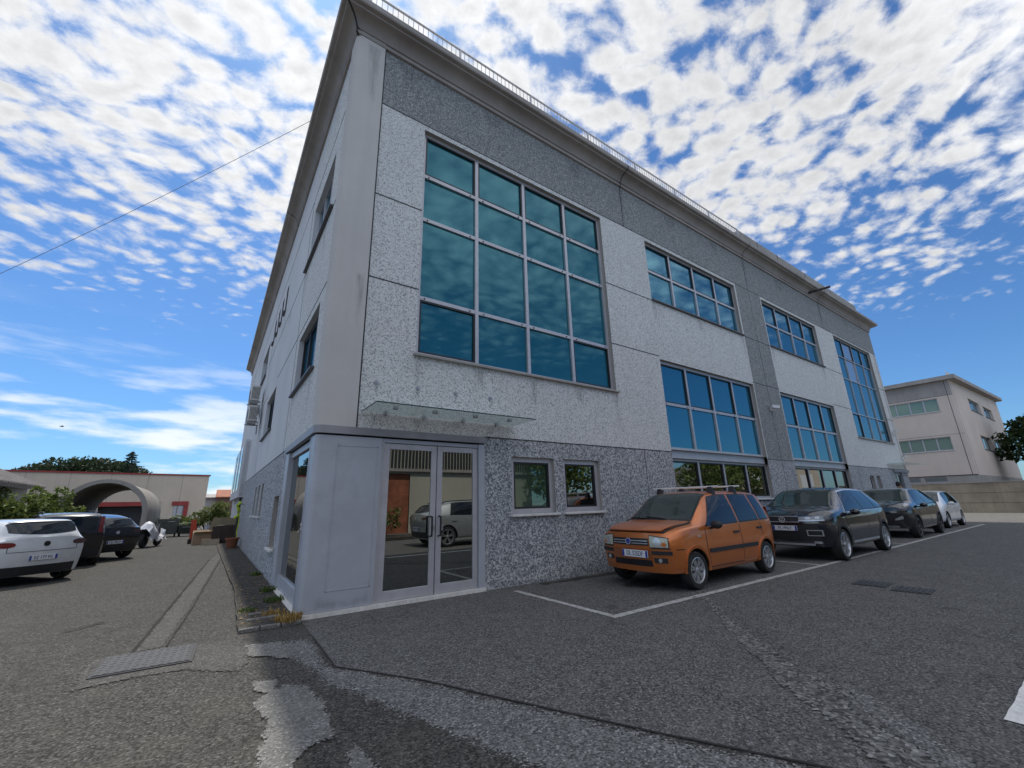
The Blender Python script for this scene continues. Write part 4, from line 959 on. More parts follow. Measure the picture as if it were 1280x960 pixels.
    # roof bars on four feet
    for x in (.10, -.68):
        zt = c.S(x, 3).z; b = MB(); b.box((x-.022, -.70, zt+.055), (x+.022, .70, zt+.085)); bo = b.build('roof_bar', 'white_paint', t, bevel=.008)
        for sg in (1, -1):
            p = c.S(x, 2.02); f = MB(); f.add([(x-.06, (p.y+.02)*sg, p.z-.02), (x+.06, (p.y+.02)*sg, p.z-.02), (x+.06, (p.y-.10)*sg, p.z+.02), (x-.06, (p.y-.10)*sg, p.z+.02), (x-.03, (p.y)*sg, zt+.075), (x+.03, p.y*sg, zt+.075), (x+.03, (p.y-.09)*sg, zt+.07), (x-.03, (p.y-.09)*sg, zt+.07)], [(0, 1, 5, 4), (1, 2, 6, 5), (2, 3, 7, 6), (3, 0, 4, 7), (4, 5, 6, 7), (0, 3, 2, 1)]); f.build('foot', 'black_plastic', bo, bevel=.01)
    MB().tube([(-1.45, 0, 1.52), (-1.62, 0, 1.72)], .004, 6).build('aerial', 'black', t)
    c.face(-.52, .52, .98, 1.36, -1, .006, 12, 6).build('rear_window', 'car_glass', t)
panda()
SUVP = dict(xr=-2.2, xf=2.06, wb=2.73, sill=.27, ra=.385, rw=.335, rim_r=.25, tw=.215, zm=.66, crown=.035, lf=.6, kf=.26, rf=.12, zf=.78, rf2=.08, lr=.5, kr=.16, rr=.10, zr_=.85, rr2=.08,
    kx=[-2.2, -2.02, -1.5, -.8, -.1, .45, .92, 1.28, 1.68, 1.93, 2.06], zt=[1.16, 1.36, 1.52, 1.585, 1.595, 1.55, 1.31, 1.135, 1.10, 1.05, .98],
    zs=[1.06, 1.06, 1.04, 1.02, 1.01, 1.01, 1.01, 1.02, 1.01, .97, .92], ws=[.76, .83, .885, .895, .895, .895, .89, .88, .86, .81, .72],
    w=[.80, .87, .92, .93, .93, .93, .93, .925, .91, .87, .79], wr=[.56, .58, .61, .63, .64, .63, .71, .80, .77, .71, .62])
def suv(loc, rz, label, pm, style):
    t = thing('suv_car' if style != 'hatch' else 'hatchback_car', loc, label, 'car', rz)
    c = Car(**SUVP)
    if style == 'troc':
        common(t, c, pm, [(.86, -.22, .44, -.16), (-.30, -1.18, -.25, -1.04), (-1.24, -1.62, -1.10, -1.30)], [(-.10, .86), (-1.05, .88)],
               [((-.26, .40), (-.27, .96)), ((.92, .40), (.96, .90)), ((-1.05, .72), (-1.2, .95))], 'alloy', 5, True, (.74, .97), 'black_paint')
        c.screen(1.24, .48, -.16, -.06, 2.10).build('windscreen', 'car_screen', t)
        for sg in (1, -1):
            c.flank([(-1.66, 1.02), (.98, .995), (.98, 1.015), (-1.66, 1.04)], sg, 18, 1, .010).build('belt_trim', 'chrome', t)
            c.glassq(.99, .965, .50, .475, sg, 1.0, 1.96, .009, 1).build('window_trim', 'chrome', t)
            c.glassq(.50, -1.30, .49, -1.32, sg, 1.93, 1.985, .009, 18).build('window_trim', 'chrome', t)
            c.flank([(-.85, .335), (.85, .335), (.85, .375), (-.85, .375)], sg, 10, 2, .012).build('sill_trim', 'chrome', t)
            for xw in (c.wb/2, -c.wb/2): c.arch_trim(xw, sg, .06, t)
            c.face(.33*sg, .775*sg, (.86, .875), (.935, .96), 1, .010, 12, 4).build('headlight', 'lamp', t)
            c.oval(.50*sg, .905, .05, .028, 1, .016, 3).build('projector', 'badge', t); c.oval(.67*sg, .916, .045, .026, 1, .016, 3).build('projector', 'badge', t)
            c.face(.32*sg, .785*sg, (.835, .855), (.86, .875), 1, .012, 12, 1).build('lamp_trim', 'chrome', t)
            b = c.face(.44*sg, .72*sg, .64, .655, 1, .014, 8, 1)
            for q in ((.44, .72, .53, .545), (.70, .722, .53, .655), (.435, .455, .53, .655)): c.join(b, c.face(q[0]*sg, q[1]*sg, q[2], q[3], 1, .014, 6, 1))
            c.face(.45*sg, .71*sg, .54, .645, 1, .006, 8, 3).build('fog_recess', 'black_plastic', t); b.build('fog_trim', 'chrome', t)
            c.face(.52*sg, .66*sg, .37, .41, 1, .012, 6, 2).build('fog_lamp', 'lamp', t)
            c.face(.42*sg, .72*sg, .88, 1.0, -1, .008).build('tail_light', 'tail', t)
        c.face(-.33, .33, .83, .955, 1, .006, 14, 4).build('grille', 'black_plastic', t)
        b = c.face(-.33, .33, .940, .952, 1, .012, 14, 1); b.build('grille_bar', 'chrome', t)
        b = c.face(-.33, .33, .815, .83, 1, .014, 14, 1); b.build('grille_trim', 'chrome', t)
        c.roundel(t, 1, 0, .872, .068, 'vw', .022)
        c.face(-.66, .66, .42, .76, 1, .004, 16, 4).build('lower_grille', 'black_plastic', t)
        c.face(-.52, .52, .325, .365, 1, .012, 14, 2).build('skid_plate', 'chrome', t)
        c.plate(t, 'FS 194LF', 1, .02, .69)
    elif style == 'puma':
        common(t, c, pm, [(.86, -.22, .44, -.16), (-.30, -1.22, -.25, -1.04)], [(-.10, .86), (-1.05, .88)], [((-.26, .40), (-.27, .96)), ((.92, .40), (.96, .90))], 'alloy_dark', 5, True, (.74, .97), 'black_paint')
        c.screen(1.25, .48, -.18, -.06, 2.08).build('windscreen', 'car_screen', t)
        for sg in (1, -1):
            for xw in (c.wb/2, -c.wb/2): c.arch_trim(xw, sg, .05, t)
            def fn(u, v):
                x = 1.56+.42*u-.05*v; tt = 1.45+.75*v-.25*u; p = c.S(x, tt); return Vector((p.x, p.y*sg, p.z))
            c.patch(fn, 8, 6, .012).build('headlight', 'lamp', t)
            c.face(.50*sg, .70*sg, (.55, .60), (.60, .70), 1, .010).build('fog_lamp', 'lamp', t)
            c.face(.42*sg, .72*sg, .90, 1.0, -1, .008).build('tail_light', 'tail', t)
        c.face(-.50, .50, (.50, .50), (.74, .74), 1, .006, 14, 4).build('grille', 'black_plastic', t)
        c.face(-.55, .55, .325, .385, 1, .012, 14, 2).build('skid_plate', 'steel', t)
        c.plate(t, 'GA 482KT', 1, 0, .60)
    return t
suv((11.42, -1.73, .004), math.pi, 'black crossover car with chrome window line and silver wheels, second behind the orange car', 'navy_paint', 'troc')
suv((18.75, -1.40, .004), math.pi, 'dark grey crossover car parked between the black crossover and the white car', 'grey_black', 'puma')
HATCH = dict(xr=-1.95, xf=2.02, wb=2.52, sill=.24, ra=.36, rw=.31, rim_r=.215, tw=.195, zm=.60, crown=.035, lf=.65, kf=.30, rf=.14, zf=.68, rf2=.06, lr=.5, kr=.18, rr=.10, zr_=.85, rr2=.06,
    kx=[-1.95, -1.78, -1.4, -.8, -.1, .35, .85, 1.35, 1.7, 1.9, 2.02], zt=[1.02, 1.22, 1.42, 1.48, 1.485, 1.45, 1.22, .99, .91, .84, .76],
    zs=[.98, .97, .95, .93, .92, .91, .90, .88, .84, .78, .71], ws=[.70, .76, .82, .83, .83, .83, .83, .82, .79, .74, .66],
    w=[.74, .80, .85, .86, .86, .86, .86, .855, .84, .80, .72], wr=[.54, .56, .58, .60, .61, .60, .66, .74, .70, .64, .56])
def white_hatch():
    t = thing('hatchback_car', (24.35, -1.15, .004), 'small white hatchback, last of the cars along the office front', 'car', math.pi)
    c = Car(**HATCH)
    common(t, c, 'white_car', [(.80, -.20, .36, -.16), (-.28, -1.16, -.24, -1.0)], [(-.1, .80), (-1.0, .83)], [((-.24, .36), (-.25, .92)), ((.86, .36), (.9, .86))], 'alloy', 5, True, (.70, .92), 'white_car')
    c.screen(1.28, .38, -.16, -.06, 2.10).build('windscreen', 'car_screen', t)
    for sg in (1, -1):
        c.face(.42*sg, .70*sg, (.60, .64), (.68, .74), 1, .012).build('headlight', 'lamp', t); c.face(.5*sg, .7*sg, .85, 1.0, -1, .008).build('tail_light', 'tail', t)
    c.face(-.40, .40, .38, .56, 1, .008, 12, 3).build('grille', 'black_plastic', t); c.plate(t, 'FX 731BN', 1, 0, .58)
white_hatch()
# ---- cars of the left yard, seen from behind
GOLF = dict(xr=-2.02, xf=2.10, wb=2.58, sill=.22, ra=.37, rw=.315, rim_r=.22, tw=.205, zm=.62, crown=.035, lf=.6, kf=.26, rf=.12, zf=.70, rf2=.06, lr=.55, kr=.20, rr=.06, zr_=.80, rr2=.06,
    kx=[-2.02, -1.90, -1.62, -.9, -.1, .35, .90, 1.40, 1.75, 1.98, 2.10], zt=[1.06, 1.22, 1.43, 1.485, 1.49, 1.45, 1.22, .99, .93, .87, .80],
    zs=[.99, .99, .97, .94, .93, .92, .91, .90, .86, .80, .73], ws=[.78, .82, .855, .865, .865, .865, .86, .85, .82, .77, .70],
    w=[.82, .86, .885, .89, .89, .89, .89, .885, .87, .83, .76], wr=[.60, .61, .62, .635, .64, .63, .69, .77, .73, .67, .60])
SC = .885
def yard_car(name, loc, rz, label, kw, pm, kind):
    t = thing(name, loc, label, 'car', rz, None); t.scale = (SC, SC, SC); c = Car(**kw)
    hx = [(.85, -.22, .38, -.18), (-.30, -1.25, -.26, -1.12)]
    common(t, c, pm, hx, [(-.1, .84), (-1.1, .86)], [((-.26, .36), (-.27, .93)), ((.9, .36), (.95, .88))], 'alloy', 5, True, (.72, .94), pm)
    c.screen(1.26, .38, -.16, -.06, 2.10).build('windscreen', 'car_screen', t)
    b = c.lines([], 1)
    if kind == 'golf':
        c.screen(-1.975, -1.66, .10, .05, 1.95, .008).build('rear_window', 'car_glass', t)
        c.screen(-1.70, -1.56, .05, .03, 2.2, .03).build('roof_spoiler', pm, t)
        for sg in (1, -1):
            c.oval(.69*sg, .915, .165, .058, -1, .010).build('tail_light', 'tail' if sg > 0 else 'tail_dark', t)
            c.flank([(-2.0, .85), (-1.80, .86), (-1.84, .97), (-2.0, .985)], sg, 5, 4, .008).build('tail_light', 'tail' if sg > 0 else 'tail_dark', t)
        c.face(-.63, .63, .745, .755, -1, .003, 16, 1).build('hatch_gap', 'black', t)
        for sg in (1, -1): c.face(.63*sg, .64*sg, .745, .86, -1, .003, 1, 4).build('hatch_gap', 'black', t)
        c.face(-.70, .70, (.225, .225), (.43, .43), -1, .006, 16, 3).build('diffuser', 'black_plastic', t)
        c.roundel(t, -1, 0, .91, .058, 'plain', .012, 'black', 'black')
        c.plate(t, 'EZ 177 FG', -1, 0, .60, off=.012)
    elif kind == 'van':
        c.face(-.60, .60, 1.10, 1.44, -1, .008, 12, 6).build('rear_window', 'car_glass', t)
        for sg in (1, -1): c.face(.66*sg, .765*sg, 1.0, 1.49, -1, .012, 4, 8).build('tail_light', 'tail', t)
        c.face(-.80, .80, .30, .56, -1, .02, 16, 4).build('bumper', 'black_plastic', t)
        c.face(-.66, .66, .60, .610, -1, .003, 14, 1).build('hatch_gap', 'black', t)
        c.roundel(t, -1, 0, 1.03, .045, 'ring', .012, 'chrome', 'chrome'); c.plate(t, 'ER 047KP', -1, -.05, .86)
        for sg in (1, -1):
            z = c.S(-.6, 2.1).z; MB().tube([(-1.5, .60*sg, z+.02), (-1.3, .60*sg, z+.06), (.1, .60*sg, z+.06), (.3, .60*sg, z-.0)], .016, 8).build('roof_rail', 'black_plastic', t)
    elif kind == 'suv':
        c.screen(-2.14, -1.74, .10, .05, 2.03, .008).build('rear_window', 'car_glass', t)
        for sg in (1, -1):
            c.oval(.63*sg, .95, .15, .042, -1, .010).build('tail_light', 'tail_dark', t)
        c.face(-.70, .70, .30, .50, -1, .006, 16, 3).build('diffuser', 'black_plastic', t)
        c.face(-.64, .64, .70, .708, -1, .003, 14, 1).build('hatch_gap', 'black', t)
        c.roundel(t, -1, 0, .92, .055, 'plain', .012, 'chrome', 'chrome'); c.plate(t, 'GB 390DM', -1, 0, .60)
    return t
VAN = dict(GOLF); VAN.update(xr=-1.95, wb=2.6, lr=.35, kr=.10, rr=.10, zr_=1.0, sill=.24, kx=[-1.95, -1.85, -1.62, -.9, -.1, .45, 1.0, 1.45, 1.75, 1.98, 2.10],
    zt=[1.52, 1.57, 1.61, 1.64, 1.645, 1.61, 1.34, 1.08, 1.0, .93, .84], zs=[1.08, 1.08, 1.07, 1.05, 1.03, 1.02, 1.0, .98, .92, .86, .78], wr=[.66, .67, .68, .69, .69, .68, .72, .79, .74, .68, .61])
YSUV = dict(SUVP); YSUV.update(kx=[-2.2, -2.05, -1.7, -.8, -.1, .45, .92, 1.28, 1.68, 1.93, 2.06], zt=[1.08, 1.22, 1.42, 1.56, 1.575, 1.53, 1.28, 1.08, 1.03, .98, .92])
def place_rear(loc_wheel, ang, kw):
    """origin of a yard car from the ground point of its right rear wheel; ang turns the nose from +Y towards -X"""
    hx, hy = -math.sin(ang), math.cos(ang); rx, ry = hy, -hx
    wb, w = kw['wb']*SC, (max(kw['w'])-.1)*SC
    return (loc_wheel[0]+hx*wb/2-rx*w, loc_wheel[1]+hy*wb/2-ry*w, .006), ang+math.pi/2
for nm, lw, an, lab, kw, pm, kd in (('hatchback_car', (-4.28, 7.9), R(38), 'white hatchback seen from behind at the left edge of the yard', GOLF, 'white_car', 'golf'),
        ('minivan', (-4.22, 10.9), R(17), 'tall black minivan seen from behind, beside the white hatchback', VAN, 'black_paint', 'van'),
        ('suv_car', (-3.80, 12.8), R(38), 'dark low roofed crossover seen from behind, beyond the black minivan', YSUV, 'black_paint', 'suv')):
    lo, rz = place_rear(lw, an, kw); yard_car(nm, lo, rz, lab, kw, pm, kd)
# silver car across the yard, seen in the glass of the entrance
t = yard_car('suv_car', (6.6, -8.2, .004), 0, 'silver estate car with roof rails mirrored in the glass entrance door', YSUV, 'silver_car', 'suv'); t.scale = (1, 1, 1)
for sg in (1, -1):
    MB().tube([(-1.5, .60*sg, 1.44), (-1.3, .60*sg, 1.52), (.1, .60*sg, 1.56), (.4, .60*sg, 1.50)], .018, 8).build('roof_rail', 'black_plastic', t)
# ---------------------------------------------------------------- neighbouring building beyond the yard wall (right)
NB = thing('neighbour_building', (50, .45, 0), 'pale pink concrete building with ribbon windows behind the stained yard wall', 'building')
Nw = Face(lambda a, d, z: (d, a, z)); Ns = Face(lambda a, d, z: (a, d, z))
H = 10.9
nwh = [(1.05, 4.9, 8.3, 9.45), (.95, 4.6, 4.9, 6.05), (6.5, 10.5, 8.3, 9.45), (6.3, 10.3, 4.9, 6.05), (1.9, 3.4, 2.25, 2.72), (3.6, 4.9, 2.25, 2.72)]
nsh = [(6.5, 11.8, 8.9, 10.05), (13.6, 18.6, 8.9, 10.05), (6.8, 11.9, 5.2, 6.5), (13.6, 19.4, 5.2, 6.5)]
m = MB(); Nw.panel(m, 0, 20, 0, 2.75, nwh); Ns.panel(m, 0, 24.5, 0, 2.75); m.build('plinth', 'precast', NB)
m = MB(); Nw.panel(m, 0, 20, 2.75, 9.6, nwh); m.build('wall', 'pink_wall', NB)
m = MB(); Ns.panel(m, 0, 24.5, 2.75, H+.8, nsh); m.add([(24.5, 0, 0), (24.5, 20, 0), (24.5, 20, H+.8), (24.5, 0, H+.8)], [(0, 1, 2, 3)]); m.build('wall', 'pink_wall', NB)
m = MB(); Nw.panel(m, 0, 20, 9.6, H, ()); m.build('top_band', 'cornice', NB)
m = MB(); Nw.box(m, 0, 20, -.006, .02, 9.59, 9.62); Nw.box(m, 0, 20, -.006, .02, 6.2, 6.22); Nw.box(m, .30, .34, -.006, .02, 2.75, H); Nw.box(m, 0, 20, -.03, .02, 2.74, 2.80); Ns.box(m, .4, .44, -.006, .02, 0, H); m.build('panel_joint', 'joint', NB)
m = MB(); m.add([(-.5, -.5, H), (25, -.5, H+.9), (25, 20.5, H+.9), (-.5, 20.5, H), (-.5, -.5, H+.35), (25, -.5, H+1.25), (25, 20.5, H+1.25), (-.5, 20.5, H+.35)], [(0, 1, 2, 3), (4, 5, 6, 7), (0, 1, 5, 4), (1, 2, 6, 5), (2, 3, 7, 6), (3, 0, 4, 7)]); m.build('roof_edge', 'cornice', NB)
for a0, a1, z0, z1 in nwh[:4]: window(Nw, a0, a1, z0, z1, q(a0, a1, 4), (), NB, rec=.15, glass='blind_glass', sill='sill', sillx=.05, reveal='pink_wall', mw=.10)
for a0, a1, z0, z1 in nwh[4:]: window(Nw, a0, a1, z0, z1, (), (), NB, rec=.15, glass='dark_glass', reveal='pink_wall')
for a0, a1, z0, z1 in nsh: window(Ns, a0, a1, z0, z1, q(a0, a1, 3), (), NB, rec=.2, glass='solar_blue' if z0 > 8 else 'green_glass', sill='sill_dark', reveal='pink_wall', mw=.10)
m = MB(); m.box((.36, .36, 0), (24.3, 19.9, H-.1)); m.build('core', 'black', NB)
yw = thing('yard_wall', (41.75, 0, 0), 'long stained concrete block wall closing the yard on the right', 'wall')
MB().box((0, -45, 0), (.25, 30, 1.98)).build('wall', 'yard_wall', yw); MB().box((-.04, -45, 1.981), (.29, 30, 2.06)).build('coping', 'cornice', yw)
m = MB()
for z in (.66, 1.32): m.box((-.006, -45, z-.008), (.02, 30, z+.008))
m.build('course_joint', 'joint', yw)

# ---------------------------------------------------------------- foliage
def leaves(mb, blobs, n, size, seed=0, mi=0, shell=.55, droop=0):
    """leaf faces spread through a set of ellipsoids (centre, radii)"""
    r = np.random.default_rng(seed); vol = np.array([b[1][0]*b[1][1]*b[1][2] for b in blobs])**.75; vol /= vol.sum()
    for (c, rad), k in zip(blobs, (vol*n).astype(int)):
        d = r.normal(size=(k, 3)); d /= np.linalg.norm(d, axis=1)[:, None]
        rr = shell+(1-shell)*r.random(k)**.6; rr *= 1+.22*np.sin(d[:, 0]*5+c[0])*np.cos(d[:, 2]*4+c[1]); pts = np.array(c)+d*rr[:, None]*np.array(rad)
        u = r.normal(size=(k, 3)); u /= np.linalg.norm(u, axis=1)[:, None]; w = np.cross(u, r.normal(size=(k, 3))); w /= np.linalg.norm(w, axis=1)[:, None]+1e-9
        s = size*(.55+.9*r.random(k))[:, None]; u *= s; w *= s*.6
        A = np.stack([pts-u, pts+w*.8-u*.1, pts+u, pts-w*.8+u*.1], 1).reshape(-1, 3)
        mb.add(A.tolist(), [(4*i, 4*i+1, 4*i+2, 4*i+3) for i in range(k)], mi)
    return mb
def tree(loc, h, rad, label, mat='leaf_dark', seed=1, n=5000, size=.16, name='broadleaf_tree', group=None):
    rn = random.Random(seed); t = thing(name, loc, label, 'tree', 0, group)
    tr = MB(); th_ = h*.42; tr.tube([(0, 0, 0), (.05, .03, th_*.5), (0, .08, th_), (.1, 0, h*.75)], [h*.032, h*.026, h*.02, h*.006], 10)
    blobs = []
    for k in range(11):
        a = k*2.4+rn.random(); z = h*(.42+.5*(k/10)); rr = rad*(.75-.45*abs(k/10-.35)); c = (math.cos(a)*rr*.75, math.sin(a)*rr*.75, z)
        blobs.append((c, (rad*rn.uniform(.35, .55), rad*rn.uniform(.35, .55), h*rn.uniform(.09, .15))))
        tr.tube([(0, .04, th_*.8+.1*k*h*.03), (c[0]*.5, c[1]*.5, z*.9), c], [h*.010, h*.007, h*.002], 6)
    blobs.append(((0, 0, h*.85), (rad*.5, rad*.5, h*.14)))
    tr.build('trunk', 'bark', t); cb = leaves(MB(), blobs, n, size, seed); cb.build('crown', mat, t, recalc=False); return t
def shrub(loc, rx, ry, h, label, mat='leaf', seed=1, n=1800, size=.06, cat='shrub', name='shrub', group=None, k=9):
    rn = random.Random(seed); t = thing(name, loc, label, cat, 0, group); blobs = []
    st = MB()
    for i in range(k):
        c = (rn.uniform(-.8, .8)*rx, rn.uniform(-.8, .8)*ry, h*rn.uniform(.35, .85)); blobs.append((c, (rx*.38*rn.uniform(.7, 1.3)+.05, ry*.38*rn.uniform(.7, 1.3)+.05, h*.20*rn.uniform(.8, 1.4))))
        st.tube([(c[0]*.3, c[1]*.3, 0), (c[0]*.7, c[1]*.7, c[2]*.6), c], [.02, .014, .005], 5)
    st.build('stem', 'bark', t); leaves(MB(), blobs, n, size, seed).build('leaves', mat, t, recalc=False); return t
tree((62, -3.2, 0), 8.6, 3.6, 'large dark green tree at the right edge beside the neighbouring building', seed=3, n=7000, size=.22)
tree((70, -7.5, 0), 7.5, 3.4, 'dark tree farther off at the right edge of the picture', seed=9, n=4000, size=.22)

# ---------------------------------------------------------------- left yard: vault, sheds, hill
def vault():
    t = thing('vaulted_tunnel', (-5.68, 20.4, 0), 'ribbed grey concrete vault open at both ends standing in the yard', 'vault')
    n = 24; L = 7.4; Rr = 1.48; hs = 1.34; m = MB(); outer = []; inner = []
    for i in range(61):
        y = L*i/60; rib = .07*(.5+.5*math.cos(2*math.pi*i/60*8)); ro = []; ri = []
        for k in range(n+9):
            if k < 4: x, z, nx, nz = -Rr, hs*k/4, -1, 0
            elif k > n+4: x, z, nx, nz = Rr, hs*(n+8-k)/4, 1, 0
            else: a = math.pi-math.pi*(k-4)/n; nx, nz = math.cos(a), math.sin(a); x, z = Rr*nx, hs+Rr*nz
            ro.append((x+nx*rib, y, z+nz*rib)); ri.append((x-nx*(.13-rib), y, z-nz*(.13-rib)))
        outer.append(ro); inner.append(ri)
    m.grid(outer, 0, True); m.grid(inner, 0, True)
    for k in (0, -1): m.grid([outer[k], inner[k]], 0, False)
    m.build('shell', concrete('vault_concrete', (.34, .315, .28), .3, 1.0), t, recalc=False, angle=60)
    f = MB(); P_ = []
    for q_ in (-.01, .03):
        row = []
        for (x, y, z) in outer[0]: row.append((x*1.0, -.03, z)); 
        P_.append(row)
    for (dx, y) in ((.0, -.04),):
        a = [(x*1.03, y, z*1.012) for x, _, z in outer[0]]; b = [(x*.90, y, z*.955 if z > .1 else z) for x, _, z in outer[0]]; a2 = [(x, .05, z) for x, _, z in a]
        f.grid([a2, a, b], 0, False)
    f.build('front_rim', 'precast', t, angle=60)
vault()
BW = thing('warehouse', (-8, 42, 0), 'low beige warehouse with red roof trim behind the vault', 'warehouse')
rz_ = R(12)
BW.rotation_euler = (0, 0, rz_)
W0 = Face(lambda a, d, z: (a, d, z))
wh = [(-1.2, 2.6, 0, 1.95), (3.7, 4.6, .9, 1.95)]
m = MB(); W0.panel(m, -8, 6.0, 0, 4.6, wh); m.add([(6, 0, 0), (6, 18, 0), (6, 18, 4.6), (6, 0, 4.6)], [(0, 1, 2, 3)]); m.add([(-8, 0, 0), (-8, 18, 0), (-8, 18, 4.6), (-8, 0, 4.6)], [(3, 2, 1, 0)]); m.add([(-8, 0, 4.59), (6, 0, 4.59), (6, 18, 4.59), (-8, 18, 4.59)], [(0, 1, 2, 3)]); m.build('wall', 'beige_wall', BW)
M['red_trim'] = plain('red_trim', (.28, .035, .03), .5, 0, .15, 2)
m = MB(); m.box((-8.05, -.08, 4.58), (6.08, .1, 4.70)); m.box((5.95, -.08, 4.58), (6.08, 18, 4.70)); m.build('roof_trim', 'red_trim', BW)
m = MB()
for x in (-5.6, -3.2, -.8, 1.6, 4.0): m.box((x-.015, -.006, 0 if x not in (-.8, 1.6) else 2.0), (x+.015, .02, 4.58))
m.build('panel_joint', plain('beige_joint', (.28, .24, .20), .8), BW)
m = MB(); m.box((-1.3, -.12, 1.95), (2.7, .05, 2.3)); m.build('door_fascia', 'red_trim', BW)
m = MB(); m.box((-1.2, .6, 0), (2.6, .7, 1.95)); m.build('gateway', 'black_plastic', BW)
m = MB(); m.box((3.55, -.1, 1.95), (4.75, .05, 2.3)); m.box((4.45, -.1, 0), (4.75, .05, 1.95)); m.build('window_surround', 'red_trim', BW)
window(W0, 3.7, 4.45, .9, 1.95, (), (1.4,), BW, rec=.1, glass='solar_pale', frame='metal_frame')
LS = thing('white_shed', (-9.75, 15.2, 0), 'white walled shed with a ridged tile roof at the left edge', 'shed')
m = MB(); m.box((-4, 0, 0), (1.35, 6, 2.55)); m.build('wall', 'white_plaster', LS)
m = MB(); m.add([(-4.5, -.5, 3.55), (-.2, -.5, 3.55), (1.75, -.5, 2.58), (1.75, 6.5, 2.58), (-.2, 6.5, 3.55), (-4.5, 6.5, 3.55), (-4.5, -.5, 3.40), (-.2, -.5, 3.40), (1.75, -.5, 2.46), (1.75, 6.5, 2.46), (-.2, 6.5, 3.40), (-4.5, 6.5, 3.40)], [(0, 1, 4, 5), (1, 2, 3, 4), (6, 7, 10, 11), (7, 8, 9, 10), (0, 1, 7, 6), (1, 2, 8, 7), (2, 3, 9, 8)]); ro = m.build('roof', plain('brown_roof_edge', (.20, .17, .15), .8, 0, .2, 2), LS)
m = MB()
for k in range(24):
    y = -.5+k*.3; m.tube([(-.2, y, 3.58), (1.78, y, 2.60)], .06, 6)
m.build('roof_tiles', plain('pale_roof_tile', (.30, .27, .25), .85, 0, .25, 3), LS)
m = MB(); m.tube([(1.72, -.45, 2.5), (1.5, -.2, 2.3), (1.42, -.08, 2.2), (1.42, -.08, 0)], .045, 8); m.build('downpipe', 'steel', LS)
m = MB(); m.add([(-4, -.01, 2.5), (1.35, -.01, 2.5), (-.2, -.01, 3.4), (-4, -.01, 3.4)], [(0, 1, 2, 3)]); m.build('gable', 'white_plaster', LS)
def far_shed(loc, w, d, h, rh, mat, label):
    t = thing('far_shed', loc, label, 'shed'); MB().box((0, 0, 0), (w, d, h)).build('wall', mat, t)
    m = MB(); m.add([(-.2, -.3, h), (w+.2, -.3, h), (w+.2, d/2, h+rh), (-.2, d/2, h+rh), (w+.2, d+.3, h), (-.2, d+.3, h), (-.2, -.3, h-.12), (w+.2, -.3, h-.12)], [(0, 1, 2, 3), (3, 2, 4, 5), (0, 1, 7, 6), (0, 3, 5), (1, 4, 2)]); m.build('roof', 'rust' if 'brown' in label else 'cornice', t)
    return t
far_shed((-3.6, 58, 0), 3.2, 10, 3.0, .55, 'white_plaster', 'white shed with a pale tan roof in the gap past the warehouse')
far_shed((-1.1, 52, 0), 2.8, 6, 2.9, .9, plain('brown_render', (.20, .13, .10), .85, 0, .2, 1), 'brown walled shed half hidden by the office block')
# wooded hill and conifer on the skyline
hm = MB(); G_ = []
for i in range(41):
    x = -70+i*2.6; row = []
    for j in range(9):
        y = 128+j*10; hh = 12.9*math.exp(-((x+25.5)/14.5)**4)*(math.sin(math.pi*min(1, (j+1.2)/8))**.5)+.4*math.sin(x*.9+j); row.append((x, y, max(-.5, hh)))
    G_.append(row)
hm.grid(G_, 0, True); tag(hm.build('hill', 'hill'), kind='structure')
r_ = np.random.default_rng(5); bl = []
for k in range(210):
    x = r_.uniform(-41.5, -9.5); y = r_.uniform(118, 150); hh = 12.9*math.exp(-((x+25.5)/14.5)**4); bl.append(((x, y, max(.5, hh*r_.uniform(.80, 1.0))), (r_.uniform(1.2, 2.6), 1.8, r_.uniform(.7, 1.5))))
tag(leaves(MB(), bl, 15000, .42, 8).build('hillside_wood', 'hill', recalc=False), kind='stuff')
def conifer():
    t = thing('cedar_tree', (-11.4, 70, 0), 'dark cedar with flat tiers of branches rising above the warehouse roof', 'tree'); h = 9.6
    MB().tube([(0, 0, 0), (.05, 0, h*.6), (.1, 0, h)], [.22, .13, .02], 8).build('trunk', 'bark', t)
    rn = random.Random(3); bl = []
    for k in range(46):
        z = h*(.45+.53*k/45); rr = (1-k/46)**.8*2.3+.2; a = k*2.4; l = rr*rn.uniform(.5, 1.1); 
        for f_ in (.4, .75, 1.0): bl.append(((math.cos(a)*l*f_, math.sin(a)*l*f_, z-.12*f_), (.34*rr**.4, .34*rr**.4, .09)))
    leaves(MB(), bl, 5200, .10, 4, shell=.2).build('crown', 'needle', t, recalc=False)
conifer()
# shrubs and hedge of the left yard
shrub((-7.9, 17.3, 0), 1.0, .6, 2.25, 'bushy green shrub at the left edge in front of the white shed', seed=2, n=3000, size=.075)
shrub((-6.85, 18.3, 0), .70, .55, 2.5, 'tall leafy green shrub between the minivan and the vault', seed=5, n=3000, size=.07)
shrub((-9.6, 16.6, 0), .9, .6, 1.95, 'pale leafy shrub at the very edge by the shed wall', seed=6, n=2000, size=.07)
shrub((-7.2, 17.9, 0), .7, .5, 1.9, 'low green shrub between the two taller shrubs of the yard', seed=8, n=1800, size=.07)
shrub((-1.45, 29.5, 0), 1.35, .8, 1.85, 'yellow green hedge at the far end of the drive', 'leaf_yellow', 7, 3600, .075, 'hedge', 'hedge')
shrub((-3.0, 30.5, 0), .9, .6, 1.25, 'low green hedge behind the two dark bins', 'leaf_yellow', 12, 1800, .07, 'hedge', 'hedge')
